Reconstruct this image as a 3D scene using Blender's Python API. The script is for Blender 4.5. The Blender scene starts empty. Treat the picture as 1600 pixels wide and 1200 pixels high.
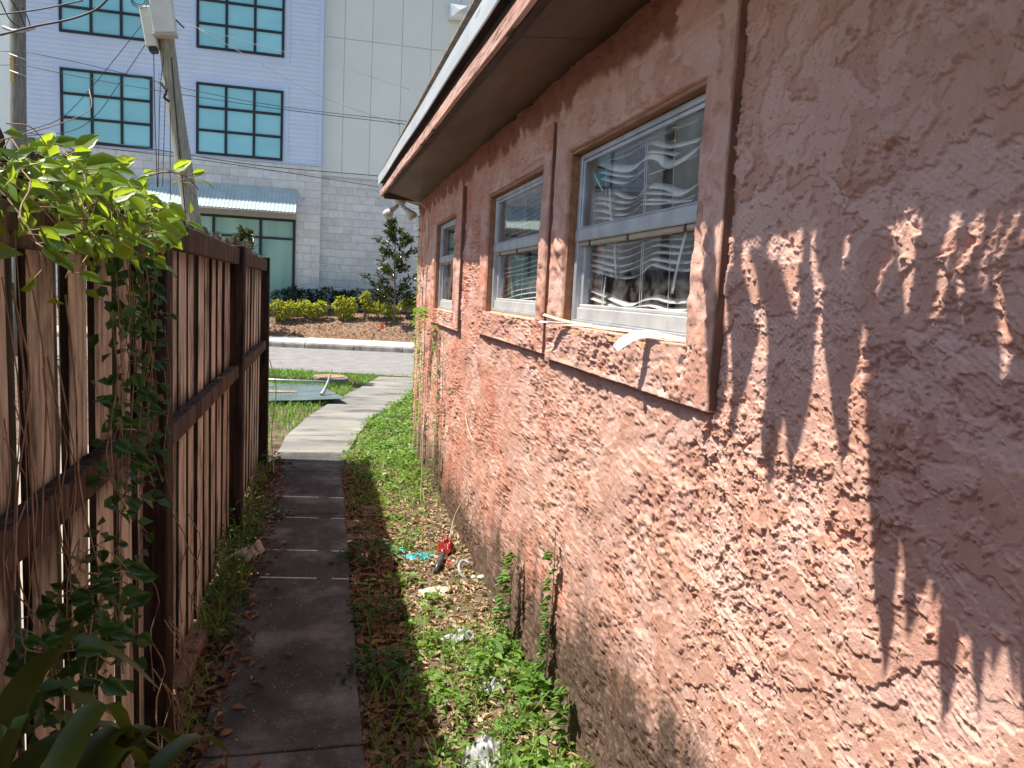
import bpy, bmesh, math, random
import numpy as np
from mathutils import Vector, Matrix
R = math.radians
SC = bpy.context.scene
COL = SC.collection

# ------------------------------------------------------------------ camera, light, exposure
CAM_H = 1.65
def cam_axes(yaw, pitch, roll):
    f = Vector((math.sin(yaw)*math.cos(pitch), math.cos(yaw)*math.cos(pitch), -math.sin(pitch)))
    r0 = Vector((math.cos(yaw), -math.sin(yaw), 0)); u0 = r0.cross(f)
    r = r0*math.cos(roll)+u0*math.sin(roll); u = u0*math.cos(roll)-r0*math.sin(roll)
    return r, u, f
r_, u_, f_ = cam_axes(R(13.8), R(6.6), R(2.9))
cam = bpy.data.cameras.new('camera'); cam.sensor_width = 36; cam.lens = 36*1203/1600
cam.clip_start = .03; cam.clip_end = 500
co = bpy.data.objects.new('camera', cam); COL.objects.link(co)
co.matrix_world = Matrix(((r_.x, u_.x, -f_.x, 0), (r_.y, u_.y, -f_.y, 0), (r_.z, u_.z, -f_.z, CAM_H), (0, 0, 0, 1)))
SC.camera = co

SUN_A, SUN_T = R(9), 1.9                    # azimuth towards +Y from -X; height lost per metre of x
EL = math.atan(SUN_T*math.cos(SUN_A))
S = Vector((-math.cos(EL)*math.cos(SUN_A), math.cos(EL)*math.sin(SUN_A), math.sin(EL)))
w = bpy.data.worlds.new('World'); SC.world = w; w.use_nodes = True
nt = w.node_tree; bg = nt.nodes['Background']
sky = nt.nodes.new('ShaderNodeTexSky'); sky.sky_type = 'NISHITA'; sky.sun_disc = False
sky.sun_elevation = EL; sky.sun_rotation = math.atan2(S.x, S.y); sky.dust_density = 1.2; sky.air_density = 1.0
nt.links.new(sky.outputs[0], bg.inputs[0]); bg.inputs[1].default_value = .105
sl = bpy.data.lights.new('sun', 'SUN'); sl.energy = 5.0; sl.angle = R(.53); sl.color = (1, .93, .82)
so = bpy.data.objects.new('sun', sl); COL.objects.link(so); so.location = (-10, 2, 20)
so.rotation_euler = (-S).to_track_quat('-Z', 'Y').to_euler()
SC.view_settings.view_transform = 'Standard'; SC.view_settings.look = 'None'
SC.view_settings.exposure = .8; SC.view_settings.gamma = 1; SC.view_settings.use_curve_mapping = False
SC.render.engine = 'CYCLES'; SC.cycles.max_bounces = 10; SC.cycles.transparent_max_bounces = 16
SC.cycles.use_denoising = True

rng = random.Random(7)
nr = np.random.RandomState(11)
U = rng.uniform

# ------------------------------------------------------------------ noise
def perlin(x, y, seed):
    xi = np.floor(x).astype(np.int64); yi = np.floor(y).astype(np.int64)
    xf = x-xi; yf = y-yi
    def g(ix, iy, dx, dy):
        h = (ix*374761393+iy*668265263+seed*982451653) & 0xffffffff
        h = ((h ^ (h >> 13))*1274126177) & 0xffffffff
        a = ((h ^ (h >> 16)) & 0xffff)*(2*math.pi/65536)
        return np.cos(a)*dx+np.sin(a)*dy
    u = xf*xf*xf*(xf*(xf*6-15)+10); v = yf*yf*yf*(yf*(yf*6-15)+10)
    a = g(xi, yi, xf, yf); b = g(xi+1, yi, xf-1, yf); c = g(xi, yi+1, xf, yf-1); d = g(xi+1, yi+1, xf-1, yf-1)
    return (a+(b-a)*u)+((c+(d-c)*u)-(a+(b-a)*u))*v
def fbm(x, y, octs, seed, gain=.5):
    s = 0; a = 1
    for i in range(octs):
        s = s+a*perlin(x*2**i+17.3*i, y*2**i-9.1*i, seed+i); a *= gain
    return s
def sstep(a, b, x):
    t = np.clip((x-a)/(b-a), 0, 1); return t*t*(3-2*t)

# ------------------------------------------------------------------ materials
class NT:
    def __init__(s, name):
        s.m = bpy.data.materials.new(name); s.m.use_nodes = True; s.t = s.m.node_tree
        s.b = s.t.nodes['Principled BSDF']; s.out = s.t.nodes['Material Output']
    def n(s, typ, **kw):
        n = s.t.nodes.new('ShaderNode'+typ)
        for k, v in kw.items(): setattr(n, k, v)
        return n
    def l(s, a, b): s.t.links.new(a, b)
    def coords(s, stretch=(1, 1, 1), kind='Object'):
        tc = s.n('TexCoord'); mp = s.n('Mapping'); mp.inputs['Scale'].default_value = stretch
        s.l(tc.outputs[kind], mp.inputs[0]); return mp.outputs[0]
    def noise(s, vec, scale, detail=5, rough=.55, dist=0):
        n = s.n('TexNoise'); n.inputs['Scale'].default_value = scale; n.inputs['Detail'].default_value = detail
        n.inputs['Roughness'].default_value = rough; n.inputs['Distortion'].default_value = dist
        s.l(vec, n.inputs['Vector']); return n.outputs[0]
    def ramp(s, fac, stops, interp='LINEAR'):
        n = s.n('ValToRGB'); cr = n.color_ramp; cr.interpolation = interp
        while len(cr.elements) < len(stops): cr.elements.new(.5)
        for e, (p, c) in zip(cr.elements, stops):
            e.position = p; e.color = (c[0], c[1], c[2], 1) if not isinstance(c, (int, float)) else (c, c, c, 1)
        s.l(fac, n.inputs[0]); return n.outputs[0]
    def mix(s, fac, a, b, mode='MIX'):
        n = s.n('Mix', data_type='RGBA', blend_type=mode)
        for sock, v in ((n.inputs[0], fac), (n.inputs[6], a), (n.inputs[7], b)):
            if isinstance(v, (int, float)): sock.default_value = v
            elif isinstance(v, tuple): sock.default_value = (*v, 1)
            else: s.l(v, sock)
        return n.outputs[2]
    def math(s, op, a, b=None):
        n = s.n('Math', operation=op)
        for i, v in enumerate((a, b)):
            if v is None: continue
            if isinstance(v, (int, float)): n.inputs[i].default_value = v
            else: s.l(v, n.inputs[i])
        return n.outputs[0]
    def bump(s, h, strength, dist=.01):
        n = s.n('Bump'); n.inputs['Strength'].default_value = strength; n.inputs['Distance'].default_value = dist
        s.l(h, n.inputs['Height']); s.l(n.outputs[0], s.b.inputs['Normal']); return n
    def base(s, c):
        if isinstance(c, tuple): s.b.inputs['Base Color'].default_value = (*c, 1)
        else: s.l(c, s.b.inputs['Base Color'])
    def set(s, rough=None, metal=None, spec=None):
        if rough is not None: s.b.inputs['Roughness'].default_value = rough
        if metal is not None: s.b.inputs['Metallic'].default_value = metal
        if spec is not None: s.b.inputs['Specular IOR Level'].default_value = spec

def pbr(name, a, b, scale=6, stretch=(1, 1, 1), rough=.7, metal=0, bump=.2, bscale=None, bdist=.004, spots=None, rnd=0., spec=.4, kind='Object', lo=.35, hi=.65):
    m = NT(name); v = m.coords(stretch, kind)
    if rnd:
        oi = m.n('ObjectInfo'); ad = m.n('VectorMath', operation='ADD'); sc = m.n('VectorMath', operation='SCALE')
        cv = m.n('CombineXYZ'); m.l(oi.outputs['Random'], cv.inputs[0]); m.l(oi.outputs['Random'], cv.inputs[1]); m.l(oi.outputs['Random'], cv.inputs[2])
        m.l(cv.outputs[0], sc.inputs[0]); sc.inputs['Scale'].default_value = 37.
        m.l(v, ad.inputs[0]); m.l(sc.outputs[0], ad.inputs[1]); v = ad.outputs[0]
    n = m.noise(v, scale, 6, .6); c = m.ramp(n, [(lo, a), (hi, b)])
    if spots:                                       # (colour, scale, threshold)
        n2 = m.noise(v, spots[1], 5, .6); f = m.ramp(n2, [(spots[2], 0), (spots[2]+.1, 1)]); c = m.mix(f, c, spots[0])
    if rnd:
        hv = m.n('HueSaturation'); mr = m.n('MapRange'); m.l(oi.outputs['Random'], mr.inputs[0])
        mr.inputs[3].default_value = 1-rnd; mr.inputs[4].default_value = 1+rnd
        m.l(mr.outputs[0], hv.inputs['Value']); m.l(c, hv.inputs['Color']); c = hv.outputs[0]
    m.base(c); m.set(rough, metal, spec)
    if bump:
        n3 = m.noise(v, bscale or scale*4, 4, .6); m.bump(n3, bump, bdist)
    return m.m

def leafmat(name, a, b, trans, rough=.4, k=.35, rnd=True):
    m = NT(name)
    tc = m.n('NewGeometry')
    n = m.noise(tc.outputs['Position'], 9, 3)
    c = m.ramp(n, [(.3, a), (.7, b)])
    oi = m.n('ObjectInfo'); hv = m.n('HueSaturation'); mr = m.n('MapRange')
    ri = m.math('FRACT', m.math('ADD', oi.outputs['Random'], tc.outputs['Random Per Island']))
    m.l(ri, mr.inputs[0]); mr.inputs[3].default_value = .6; mr.inputs[4].default_value = 1.4
    m.l(mr.outputs[0], hv.inputs['Value']); m.l(c, hv.inputs['Color']); c = hv.outputs[0]
    m.base(c); m.set(rough, 0, .5)
    tr = m.n('BsdfTranslucent'); hv2 = m.n('HueSaturation'); hv2.inputs['Color'].default_value = (*trans, 1)
    m.l(mr.outputs[0], hv2.inputs['Value']); m.l(hv2.outputs[0], tr.inputs[0])
    mx = m.n('MixShader'); mx.inputs[0].default_value = k
    m.l(m.b.outputs[0], mx.inputs[1]); m.l(tr.outputs[0], mx.inputs[2]); m.l(mx.outputs[0], m.out.inputs[0])
    return m.m

def wood(name, light, mid, dark, stain, rnd=.18, bands=()):
    m = NT(name); v = m.coords((14, 14, .9)); oi = m.n('ObjectInfo')
    sc = m.math('MULTIPLY', oi.outputs['Random'], 53.); cv = m.n('CombineXYZ')
    for i in range(3): m.l(sc, cv.inputs[i])
    ad = m.n('VectorMath', operation='ADD'); m.l(v, ad.inputs[0]); m.l(cv.outputs[0], ad.inputs[1]); v = ad.outputs[0]
    g = m.noise(v, 3.2, 8, .68, .4)
    c = m.ramp(g, [(.32, dark), (.47, mid), (.62, light)])
    v2 = m.coords((5, 5, 1.6)); ad2 = m.n('VectorMath', operation='ADD'); m.l(v2, ad2.inputs[0]); m.l(cv.outputs[0], ad2.inputs[1])
    st = m.noise(ad2.outputs[0], 1.7, 5, .65)
    f = m.ramp(st, [(.48, 0), (.66, 1)]); c = m.mix(m.math('MULTIPLY', f, .85), c, stain)
    if bands:                                       # rot and water staining at these heights of a board
        sp = m.n('SeparateXYZ'); tc = m.n('TexCoord'); m.l(tc.outputs['Object'], sp.inputs[0])
        zz = m.math('ADD', sp.outputs[2], m.math('MULTIPLY', m.math('SUBTRACT', g, .5), .42))
        for z0, wd in bands:
            d = m.math('ABSOLUTE', m.math('SUBTRACT', zz, z0))
            ff = m.ramp(m.math('DIVIDE', d, wd), [(.35, 1), (1, 0)]); c = m.mix(m.math('MULTIPLY', ff, .82), c, stain)
    hv = m.n('HueSaturation'); mr = m.n('MapRange'); m.l(oi.outputs['Random'], mr.inputs[0])
    mr.inputs[3].default_value = 1-rnd; mr.inputs[4].default_value = 1+rnd; m.l(mr.outputs[0], hv.inputs['Value']); m.l(c, hv.inputs['Color'])
    m.base(hv.outputs[0]); m.set(.85, 0, .2); m.bump(g, .55, .006)
    return m.m

def glassmat(name, tint=(1, 1, 1), ior=1.5, dirt=.06):
    m = NT(name); t = m.n('BsdfTransparent'); t.inputs[0].default_value = (*tint, 1)
    g = m.n('BsdfGlossy'); g.inputs['Roughness'].default_value = .02
    lw = m.n('LayerWeight'); lw.inputs['Blend'].default_value = .5
    fr = m.math('ADD', m.math('MULTIPLY', m.math('POWER', lw.outputs['Facing'], 4.), .62), .04)
    mx = m.n('MixShader'); m.l(fr, mx.inputs[0]); m.l(t.outputs[0], mx.inputs[1]); m.l(g.outputs[0], mx.inputs[2])
    d = m.n('BsdfDiffuse'); d.inputs[0].default_value = (.6, .6, .58, 1)
    nz = m.noise(m.coords((1, 2, 2)), 5, 6, .65); f = m.ramp(nz, [(.45, 0), (.8, dirt*3)])
    mx2 = m.n('MixShader'); m.l(f, mx2.inputs[0]); m.l(mx.outputs[0], mx2.inputs[1]); m.l(d.outputs[0], mx2.inputs[2])
    m.l(mx2.outputs[0], m.out.inputs[0]); return m.m

def stuccomat():
    m = NT('stucco')
    at = m.n('Attribute', attribute_name='tone'); tone = at.outputs['Fac']
    rd = m.n('Attribute', attribute_name='red').outputs['Fac']
    v = m.coords()
    smooth = m.ramp(m.noise(v, 3.1, 6, .65), [(.3, (.60, .365, .30)), (.55, (.65, .405, .335)), (.75, (.69, .47, .405))])
    rough = m.ramp(m.noise(v, 11, 6, .65), [(.3, (.46, .225, .16)), (.6, (.56, .305, .22)), (.8, (.62, .375, .28))])
    c = m.mix(tone, smooth, rough)
    fresh = m.ramp(m.noise(v, 8, 5, .6), [(.35, (.50, .19, .125)), (.7, (.56, .27, .19))])
    c = m.mix(rd, c, fresh)
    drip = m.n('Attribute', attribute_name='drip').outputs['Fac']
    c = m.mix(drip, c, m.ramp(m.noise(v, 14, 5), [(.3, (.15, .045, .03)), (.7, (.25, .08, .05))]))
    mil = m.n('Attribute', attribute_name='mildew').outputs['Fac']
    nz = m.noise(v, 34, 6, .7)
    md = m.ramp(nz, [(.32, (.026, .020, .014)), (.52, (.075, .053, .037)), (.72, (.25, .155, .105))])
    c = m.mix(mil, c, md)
    # fine speckle of dirt
    sp = m.ramp(m.noise(v, 130, 3, .6), [(.62, 0), (.7, 1)]); c = m.mix(m.math('MULTIPLY', sp, .25), c, (.2, .12, .09))
    m.base(c); m.set(.8, 0, .25)
    a = m.noise(v, 55, 5, .65); b = m.noise(v, 260, 3, .6)
    m.bump(m.math('ADD', a, m.math('MULTIPLY', b, .35)), .55, .006)
    return m.m

M = {}
M['stucco'] = stuccomat()
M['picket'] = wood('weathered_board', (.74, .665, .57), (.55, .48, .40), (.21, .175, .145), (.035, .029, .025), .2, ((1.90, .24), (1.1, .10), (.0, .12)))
M['picket_shade'] = wood('shade_dark_board', (.10, .08, .064), (.055, .043, .035), (.025, .02, .017), (.012, .01, .009), .2)  # weathered wood darkened further: shade of gaps and board edges put into the colour
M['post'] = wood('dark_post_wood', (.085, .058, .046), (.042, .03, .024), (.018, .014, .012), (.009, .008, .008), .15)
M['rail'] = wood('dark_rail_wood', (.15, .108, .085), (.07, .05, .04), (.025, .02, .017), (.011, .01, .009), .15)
def mossy():
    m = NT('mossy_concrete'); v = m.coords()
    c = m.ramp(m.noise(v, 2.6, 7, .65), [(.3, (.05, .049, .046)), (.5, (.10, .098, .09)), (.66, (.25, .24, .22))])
    c = m.mix(m.ramp(m.noise(v, 60, 4, .7), [(.45, 0), (.75, .5)]), c, (.04, .04, .037))
    vo = m.n('TexVoronoi'); vo.inputs['Scale'].default_value = 62; m.l(v, vo.inputs['Vector'])
    sp = m.math('MULTIPLY', m.ramp(vo.outputs['Distance'], [(.16, 1), (.28, 0)]), m.ramp(m.noise(v, 21, 3), [(.52, 0), (.6, 1)]))
    c = m.mix(sp, c, (.36, .35, .32)); m.base(c); m.set(.9, 0, .3); m.bump(m.math('ADD', m.noise(v, 45, 6, .75), m.math('MULTIPLY', sp, .6)), .9, .008); return m.m
M['concrete'] = mossy()
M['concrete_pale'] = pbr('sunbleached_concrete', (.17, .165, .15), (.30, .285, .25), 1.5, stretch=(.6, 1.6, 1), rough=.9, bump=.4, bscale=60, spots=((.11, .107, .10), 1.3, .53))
M['soil'] = pbr('soil', (.075, .05, .034), (.20, .135, .09), 9, rough=.95, bump=.8, bscale=60, bdist=.012, spots=((.045, .03, .022), 4, .55))
M['sand'] = pbr('pale_yard_ground', (.30, .26, .2), (.4, .35, .27), 4, rough=.95, bump=.4)
M['asphalt'] = pbr('worn_asphalt', (.19, .185, .18), (.27, .262, .25), 3, rough=.9, bump=.4, bscale=140)
M['pave'] = pbr('pale_pavement', (.48, .44, .38), (.6, .55, .47), 3, rough=.9, bump=.2, bscale=80)
M['kerb'] = pbr('kerb_stone', (.12, .11, .1), (.34, .31, .28), 3, rough=.9, bump=.4, bscale=50)
M['mulch'] = pbr('mulch', (.13, .075, .045), (.34, .225, .15), 14, rough=.95, bump=.9, bscale=60, bdist=.02, spots=((.07, .045, .03), 8, .58))
M['brick'] = pbr('old_brick', (.15, .085, .062), (.27, .175, .13), 22, rough=.9, bump=.5, bscale=90, rnd=.2)
M['litter'] = leafmat('dry_leaf', (.15, .075, .04), (.38, .215, .12), (.30, .15, .07), .7, .15)
M['litter_pale'] = leafmat('pale_dry_leaf', (.34, .23, .14), (.52, .37, .24), (.4, .25, .12), .7, .15)
M['weed'] = leafmat('weed_leaf', (.10, .21, .035), (.19, .34, .07), (.28, .48, .05), .45, .4)
M['weed2'] = leafmat('yellow_green_weed_leaf', (.12, .19, .035), (.24, .32, .07), (.28, .40, .05), .5, .35)
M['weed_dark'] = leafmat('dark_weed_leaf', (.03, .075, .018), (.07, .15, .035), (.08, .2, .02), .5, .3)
M['vine'] = leafmat('vine_leaf', (.07, .17, .02), (.14, .27, .035), (.50, .66, .04), .32, .55)
M['vine_shade'] = leafmat('shaded_vine_leaf', (.03, .085, .022), (.06, .14, .035), (.07, .19, .02), .32, .3)  # dark copy of the vine leaf, with the fence's shade put into its colour
M['grass'] = leafmat('grass_blade', (.12, .24, .035), (.21, .35, .065), (.24, .44, .05), .5, .4)
M['strap'] = leafmat('strap_leaf', (.045, .085, .014), (.10, .14, .025), (.16, .2, .02), .35, .3)
M['croton'] = leafmat('yellow_shrub_leaf', (.28, .33, .03), (.52, .52, .07), (.45, .5, .04), .4, .35)
M['magnolia'] = leafmat('magnolia_leaf', (.028, .06, .018), (.075, .085, .03), (.12, .12, .03), .25, .2)
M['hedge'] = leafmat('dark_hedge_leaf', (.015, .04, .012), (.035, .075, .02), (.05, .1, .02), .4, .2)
M['stem'] = pbr('vine_stem', (.17, .11, .07), (.38, .27, .18), 20, rough=.85, bump=.3)
M['greenstem'] = pbr('green_stem', (.10, .15, .04), (.19, .22, .07), 20, rough=.6, bump=0)
M['bark'] = pbr('bark', (.09, .065, .045), (.2, .15, .11), 12, (3, 3, .5), rough=.9, bump=.6)
M['palegrass'] = pbr('dry_straw', (.5, .42, .25), (.66, .58, .4), 12, rough=.8, bump=0)
M['alu'] = pbr('dull_aluminium', (.40, .42, .45), (.56, .575, .6), 9, rough=.42, metal=.45, bump=.1, spots=((.36, .32, .28), 16, .66))
M['alu_white'] = pbr('chalky_white_aluminium', (.42, .42, .41), (.54, .54, .52), 9, rough=.5, metal=.1, bump=.1, spots=((.45, .28, .2), 12, .66))
M['beige'] = pbr('beige_seal', (.42, .36, .28), (.52, .46, .37), 20, rough=.7, bump=.1)
M['reveal'] = pbr('orange_brown_reveal', (.27, .125, .07), (.42, .22, .125), 8, (4, 1, 4), rough=.8, bump=.3, spots=((.25, .10, .06), 6, .6))
M['sillboard'] = pbr('peeling_sill', (.50, .29, .14), (.62, .42, .23), 7, (1, 1, 1), rough=.8, bump=.4, spots=((.42, .17, .1), 9, .55))
M['slat'] = pbr('vinyl_slat', (.74, .74, .71), (.82, .82, .79), 7, rough=.45, bump=0, spec=.5)
M['room'] = pbr('dim_room_wall', (.20, .20, .20), (.26, .26, .255), 2, rough=.9, bump=0)
M['glass'] = glassmat('house_glass')
M['soffit'] = pbr('soffit_board', (.075, .048, .036), (.165, .105, .078), 2.2, (2, .35, 1), rough=.7, bump=.3, bscale=18, spots=((.30, .21, .16), 4, .67))
M['trimred'] = pbr('peeling_red_trim', (.34, .17, .13), (.62, .41, .345), 7, (3, .6, 9), rough=.8, bump=.5, bscale=25, spots=((.10, .05, .04), 6, .55))
M['edgewood'] = pbr('raw_brown_wood', (.15, .075, .05), (.29, .155, .11), 8, (3, 3, .8), rough=.85, bump=.4)
M['darkwood'] = pbr('black_fascia_wood', (.035, .025, .024), (.08, .055, .05), 8, (3, .8, 3), rough=.85, bump=.4)
M['flash'] = pbr('drip_edge_metal', (.52, .55, .58), (.68, .71, .73), 3, (1, .5, 3), rough=.38, metal=.35, bump=.15, bscale=4, bdist=.01, spots=((.34, .32, .29), 5, .64))
M['roof'] = pbr('roof_felt', (.14, .12, .1), (.26, .23, .2), 20, rough=.95, bump=.4)
M['lampwhite'] = pbr('dirty_white_plastic', (.5, .48, .43), (.68, .66, .6), 14, rough=.5, bump=0, spots=((.26, .22, .18), 18, .6))
M['siding'] = pbr('metal_siding', (.58, .69, .84), (.63, .735, .885), 2, rough=.55, metal=.0, bump=0)
M['sidetrim'] = pbr('siding_trim', (.53, .66, .84), (.57, .70, .88), 2, rough=.5, bump=0)
M['beigewall'] = pbr('pale_green_grey_panel', (.72, .77, .71), (.76, .81, .75), .8, rough=.7, bump=.08, rnd=.02)
M['block'] = pbr('concrete_block', (.60, .61, .595), (.72, .725, .70), 5, rough=.9, bump=.35, bscale=50, rnd=.09, spots=((.46, .46, .45), 3, .62))
M['mortar'] = pbr('mortar', (.46, .46, .45), (.54, .54, .53), 8, rough=.95, bump=.2)
M['darkframe'] = pbr('black_window_frame', (.012, .016, .022), (.02, .026, .034), 4, rough=.45, bump=0)
M['teal'] = pbr('blind_behind_teal_glass', (.24, .60, .68), (.30, .66, .73), .9, (1, 1, 3), rough=.12, bump=.05, bscale=1.2, bdist=.02, rnd=.10, spec=.5)
M['shop'] = pbr('curtain_behind_green_glass', (.20, .40, .36), (.30, .50, .45), .8, (3, 1, .3), rough=.12, bump=0, rnd=.08, spec=.5)
M['awning'] = pbr('corrugated_awning_metal', (.36, .46, .46), (.46, .56, .53), 3, rough=.55, metal=0, bump=0)
M['concband'] = pbr('lintel_concrete', (.34, .33, .31), (.42, .41, .38), 6, rough=.9, bump=.2)
M['pole'] = pbr('grey_green_pole_wood', (.20, .20, .155), (.37, .355, .28), 7, (5, 5, .5), rough=.9, bump=.5, spots=((.14, .12, .10), 5, .6))
M['polebrown'] = pbr('weathered_pole_wood', (.13, .13, .115), (.24, .24, .21), 7, (5, 5, .5), rough=.9, bump=.5)
M['box'] = pbr('painted_steel_box', (.50, .53, .47), (.60, .63, .56), 3, rough=.5, bump=.05, spots=((.42, .38, .32), 6, .66))
M['cable'] = pbr('black_cable', (.018, .018, .02), (.04, .04, .042), 5, rough=.6, bump=0)
M['greycable'] = pbr('grey_cable', (.30, .30, .31), (.42, .42, .43), 5, rough=.5, bump=0)
M['yellowtag'] = pbr('yellow_tag', (.55, .36, .03), (.62, .42, .05), 9, rough=.6, bump=0)
M['tealplastic'] = pbr('teal_plastic', (.02, .27, .33), (.05, .42, .48), 14, rough=.35, bump=0)
M['redplastic'] = pbr('red_plastic', (.20, .012, .014), (.33, .03, .028), 14, rough=.35, bump=0)
M['whiteplastic'] = pbr('white_plastic_film', (.26, .27, .29), (.50, .50, .52), 30, rough=.3, bump=0, spots=((.22, .23, .3), 9, .62))
M['foam'] = pbr('dirty_foam', (.38, .35, .27), (.60, .56, .46), 14, rough=.7, bump=.3, spots=((.3, .24, .17), 9, .62))
M['blackplastic'] = pbr('dark_plastic', (.04, .04, .05), (.1, .1, .115), 9, rough=.35, bump=0)
M['pebble'] = pbr('white_pebble', (.5, .48, .44), (.7, .68, .63), 20, rough=.8, bump=.2, rnd=.2)
M['sheet'] = pbr('painted_sheet_metal', (.085, .125, .135), (.14, .185, .19), 2.4, rough=.5, metal=.1, bump=.15, bscale=5, spots=((.28, .2, .16), 3, .66))
M['rust'] = pbr('rusty_lid', (.22, .12, .07), (.42, .28, .19), 9, rough=.9, bump=.3)
M['orange'] = pbr('orange_flag', (.75, .1, .02), (.85, .16, .04), 5, rough=.6, bump=0)
M['palm'] = leafmat('palm_leaf', (.04, .10, .02), (.08, .17, .035), (.1, .22, .02), .4, .15)
M['cardboard'] = pbr('torn_paper', (.36, .31, .25), (.58, .53, .45), 9, rough=.85, bump=.2)

# ------------------------------------------------------------------ mesh helpers
def link(name, me, mat, parent=None, off=None):
    if mat is not None and not me.materials: me.materials.append(mat)
    o = bpy.data.objects.new(name, me); COL.objects.link(o)
    if parent is not None: o.parent = parent
    if off is not None: o.location = off
    return o
def wloc(o):
    p = Vector((0, 0, 0))
    while o is not None: p += o.location; o = o.parent
    return p
class MB:
    def __init__(s): s.v = []; s.f = []
    def add(s, v, f):
        k = len(s.v); s.v += [tuple(p) for p in v]; s.f += [tuple(i+k for i in q) for q in f]; return s
    def box(s, x0, x1, y0, y1, z0, z1):
        v = [(x, y, z) for z in (z0, z1) for y in (y0, y1) for x in (x0, x1)]
        return s.add(v, [(0, 2, 3, 1), (4, 5, 7, 6), (0, 1, 5, 4), (2, 6, 7, 3), (0, 4, 6, 2), (1, 3, 7, 5)])
    def prism(s, poly, axis, a, b):                 # poly: 2D points in the other two axes, extruded along axis from a to b
        def p3(p, t):
            return (t, p[0], p[1]) if axis == 0 else (p[0], t, p[1]) if axis == 1 else (p[0], p[1], t)
        n = len(poly); v = [p3(p, a) for p in poly]+[p3(p, b) for p in poly]
        f = [tuple(range(n))[::-1], tuple(range(n, 2*n))]+[(i, (i+1) % n, n+(i+1) % n, n+i) for i in range(n)]
        return s.add(v, f)
    def tube(s, pts, r, n=6, cap=True):
        pts = [Vector(p) for p in pts]; rad = r if isinstance(r, (list, tuple)) else [r]*len(pts)
        v = []; up = Vector((0, 0, 1))
        for i, p in enumerate(pts):
            d = (pts[min(i+1, len(pts)-1)]-pts[max(i-1, 0)]).normalized()
            a = d.cross(up if abs(d.z) < .95 else Vector((1, 0, 0))).normalized(); b = d.cross(a)
            v += [p+(a*math.cos(2*math.pi*k/n)+b*math.sin(2*math.pi*k/n))*rad[i] for k in range(n)]
        f = [(i*n+k, i*n+(k+1) % n, (i+1)*n+(k+1) % n, (i+1)*n+k) for i in range(len(pts)-1) for k in range(n)]
        if cap: f += [tuple(range(n))[::-1], tuple(range((len(pts)-1)*n, len(pts)*n))]
        return s.add(v, f)
    def ribbon(s, pts, half):                       # pts with a half-width vector each
        v = []
        for i, p in enumerate(pts):
            h = Vector(half[i] if isinstance(half, list) else half); v += [Vector(p)-h, Vector(p)+h]
        return s.add(v, [(2*i, 2*i+1, 2*i+3, 2*i+2) for i in range(len(pts)-1)])
    def build(s, name, mat, parent=None, smooth=False, bevel=0, thick=0):
        o0 = wloc(parent) if parent is not None else Vector((0, 0, 0))
        me = bpy.data.meshes.new(name); me.from_pydata([(p[0]-o0.x, p[1]-o0.y, p[2]-o0.z) for p in s.v], [], s.f)
        bm = bmesh.new(); bm.from_mesh(me)
        if thick: bmesh.ops.solidify(bm, geom=bm.faces[:], thickness=thick)
        if bevel: bmesh.ops.bevel(bm, geom=bm.edges[:], offset=bevel, segments=1, affect='EDGES', clamp_overlap=True)
        bmesh.ops.recalc_face_normals(bm, faces=bm.faces[:]); bm.to_mesh(me); bm.free()
        if smooth: me.polygons.foreach_set('use_smooth', [True]*len(me.polygons))
        return link(name, me, mat, parent)
def raw(name, v, f, mat, parent=None, smooth=False, attrs=None):
    o0 = wloc(parent) if parent is not None else Vector((0, 0, 0))
    v = np.asarray(v, np.float32)-np.array(o0, np.float32)
    me = bpy.data.meshes.new(name); f = np.asarray(f, np.int32); k = f.shape[1]
    me.vertices.add(len(v)); me.vertices.foreach_set('co', v.ravel())
    me.loops.add(f.size); me.loops.foreach_set('vertex_index', f.ravel())
    me.polygons.add(len(f)); me.polygons.foreach_set('loop_start', np.arange(0, f.size, k, dtype=np.int32))
    for n, a in (attrs or {}).items():
        at = me.attributes.new(n, 'FLOAT', 'POINT'); at.data.foreach_set('value', np.asarray(a, np.float32).ravel())
    me.update(calc_edges=True)
    if smooth: me.polygons.foreach_set('use_smooth', [True]*len(f))
    return link(name, me, mat, parent)
def thing(name, label, cat, loc=(0, 0, 0), group=None):
    o = bpy.data.objects.new(name, None); COL.objects.link(o); o.location = loc; o.empty_display_size = .1
    return tag(o, label, cat, group)
def tag(o, label, cat, group=None):
    o['label'] = label; o['category'] = cat
    if group: o['group'] = group
    return o
def struct(o, label=None, kind='structure'):
    o['kind'] = kind
    if label: o['label'] = label
    return o
def smooth_path(pts, n):
    P = [Vector(p) for p in pts]; P = [P[0]*2-P[1]]+P+[P[-1]*2-P[-2]]; out = []
    m = len(P)-3
    for i in range(n):
        t = i*m/(n-1); k = min(int(t), m-1); t -= k; a, b, c, d = P[k:k+4]
        out.append(.5*((2*b)+(c-a)*t+(2*a-5*b+4*c-d)*t*t+(3*b-a-3*c+d)*t**3))
    return out
def unit(a): return a/np.maximum(np.linalg.norm(a, axis=-1, keepdims=True), 1e-9)
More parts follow.
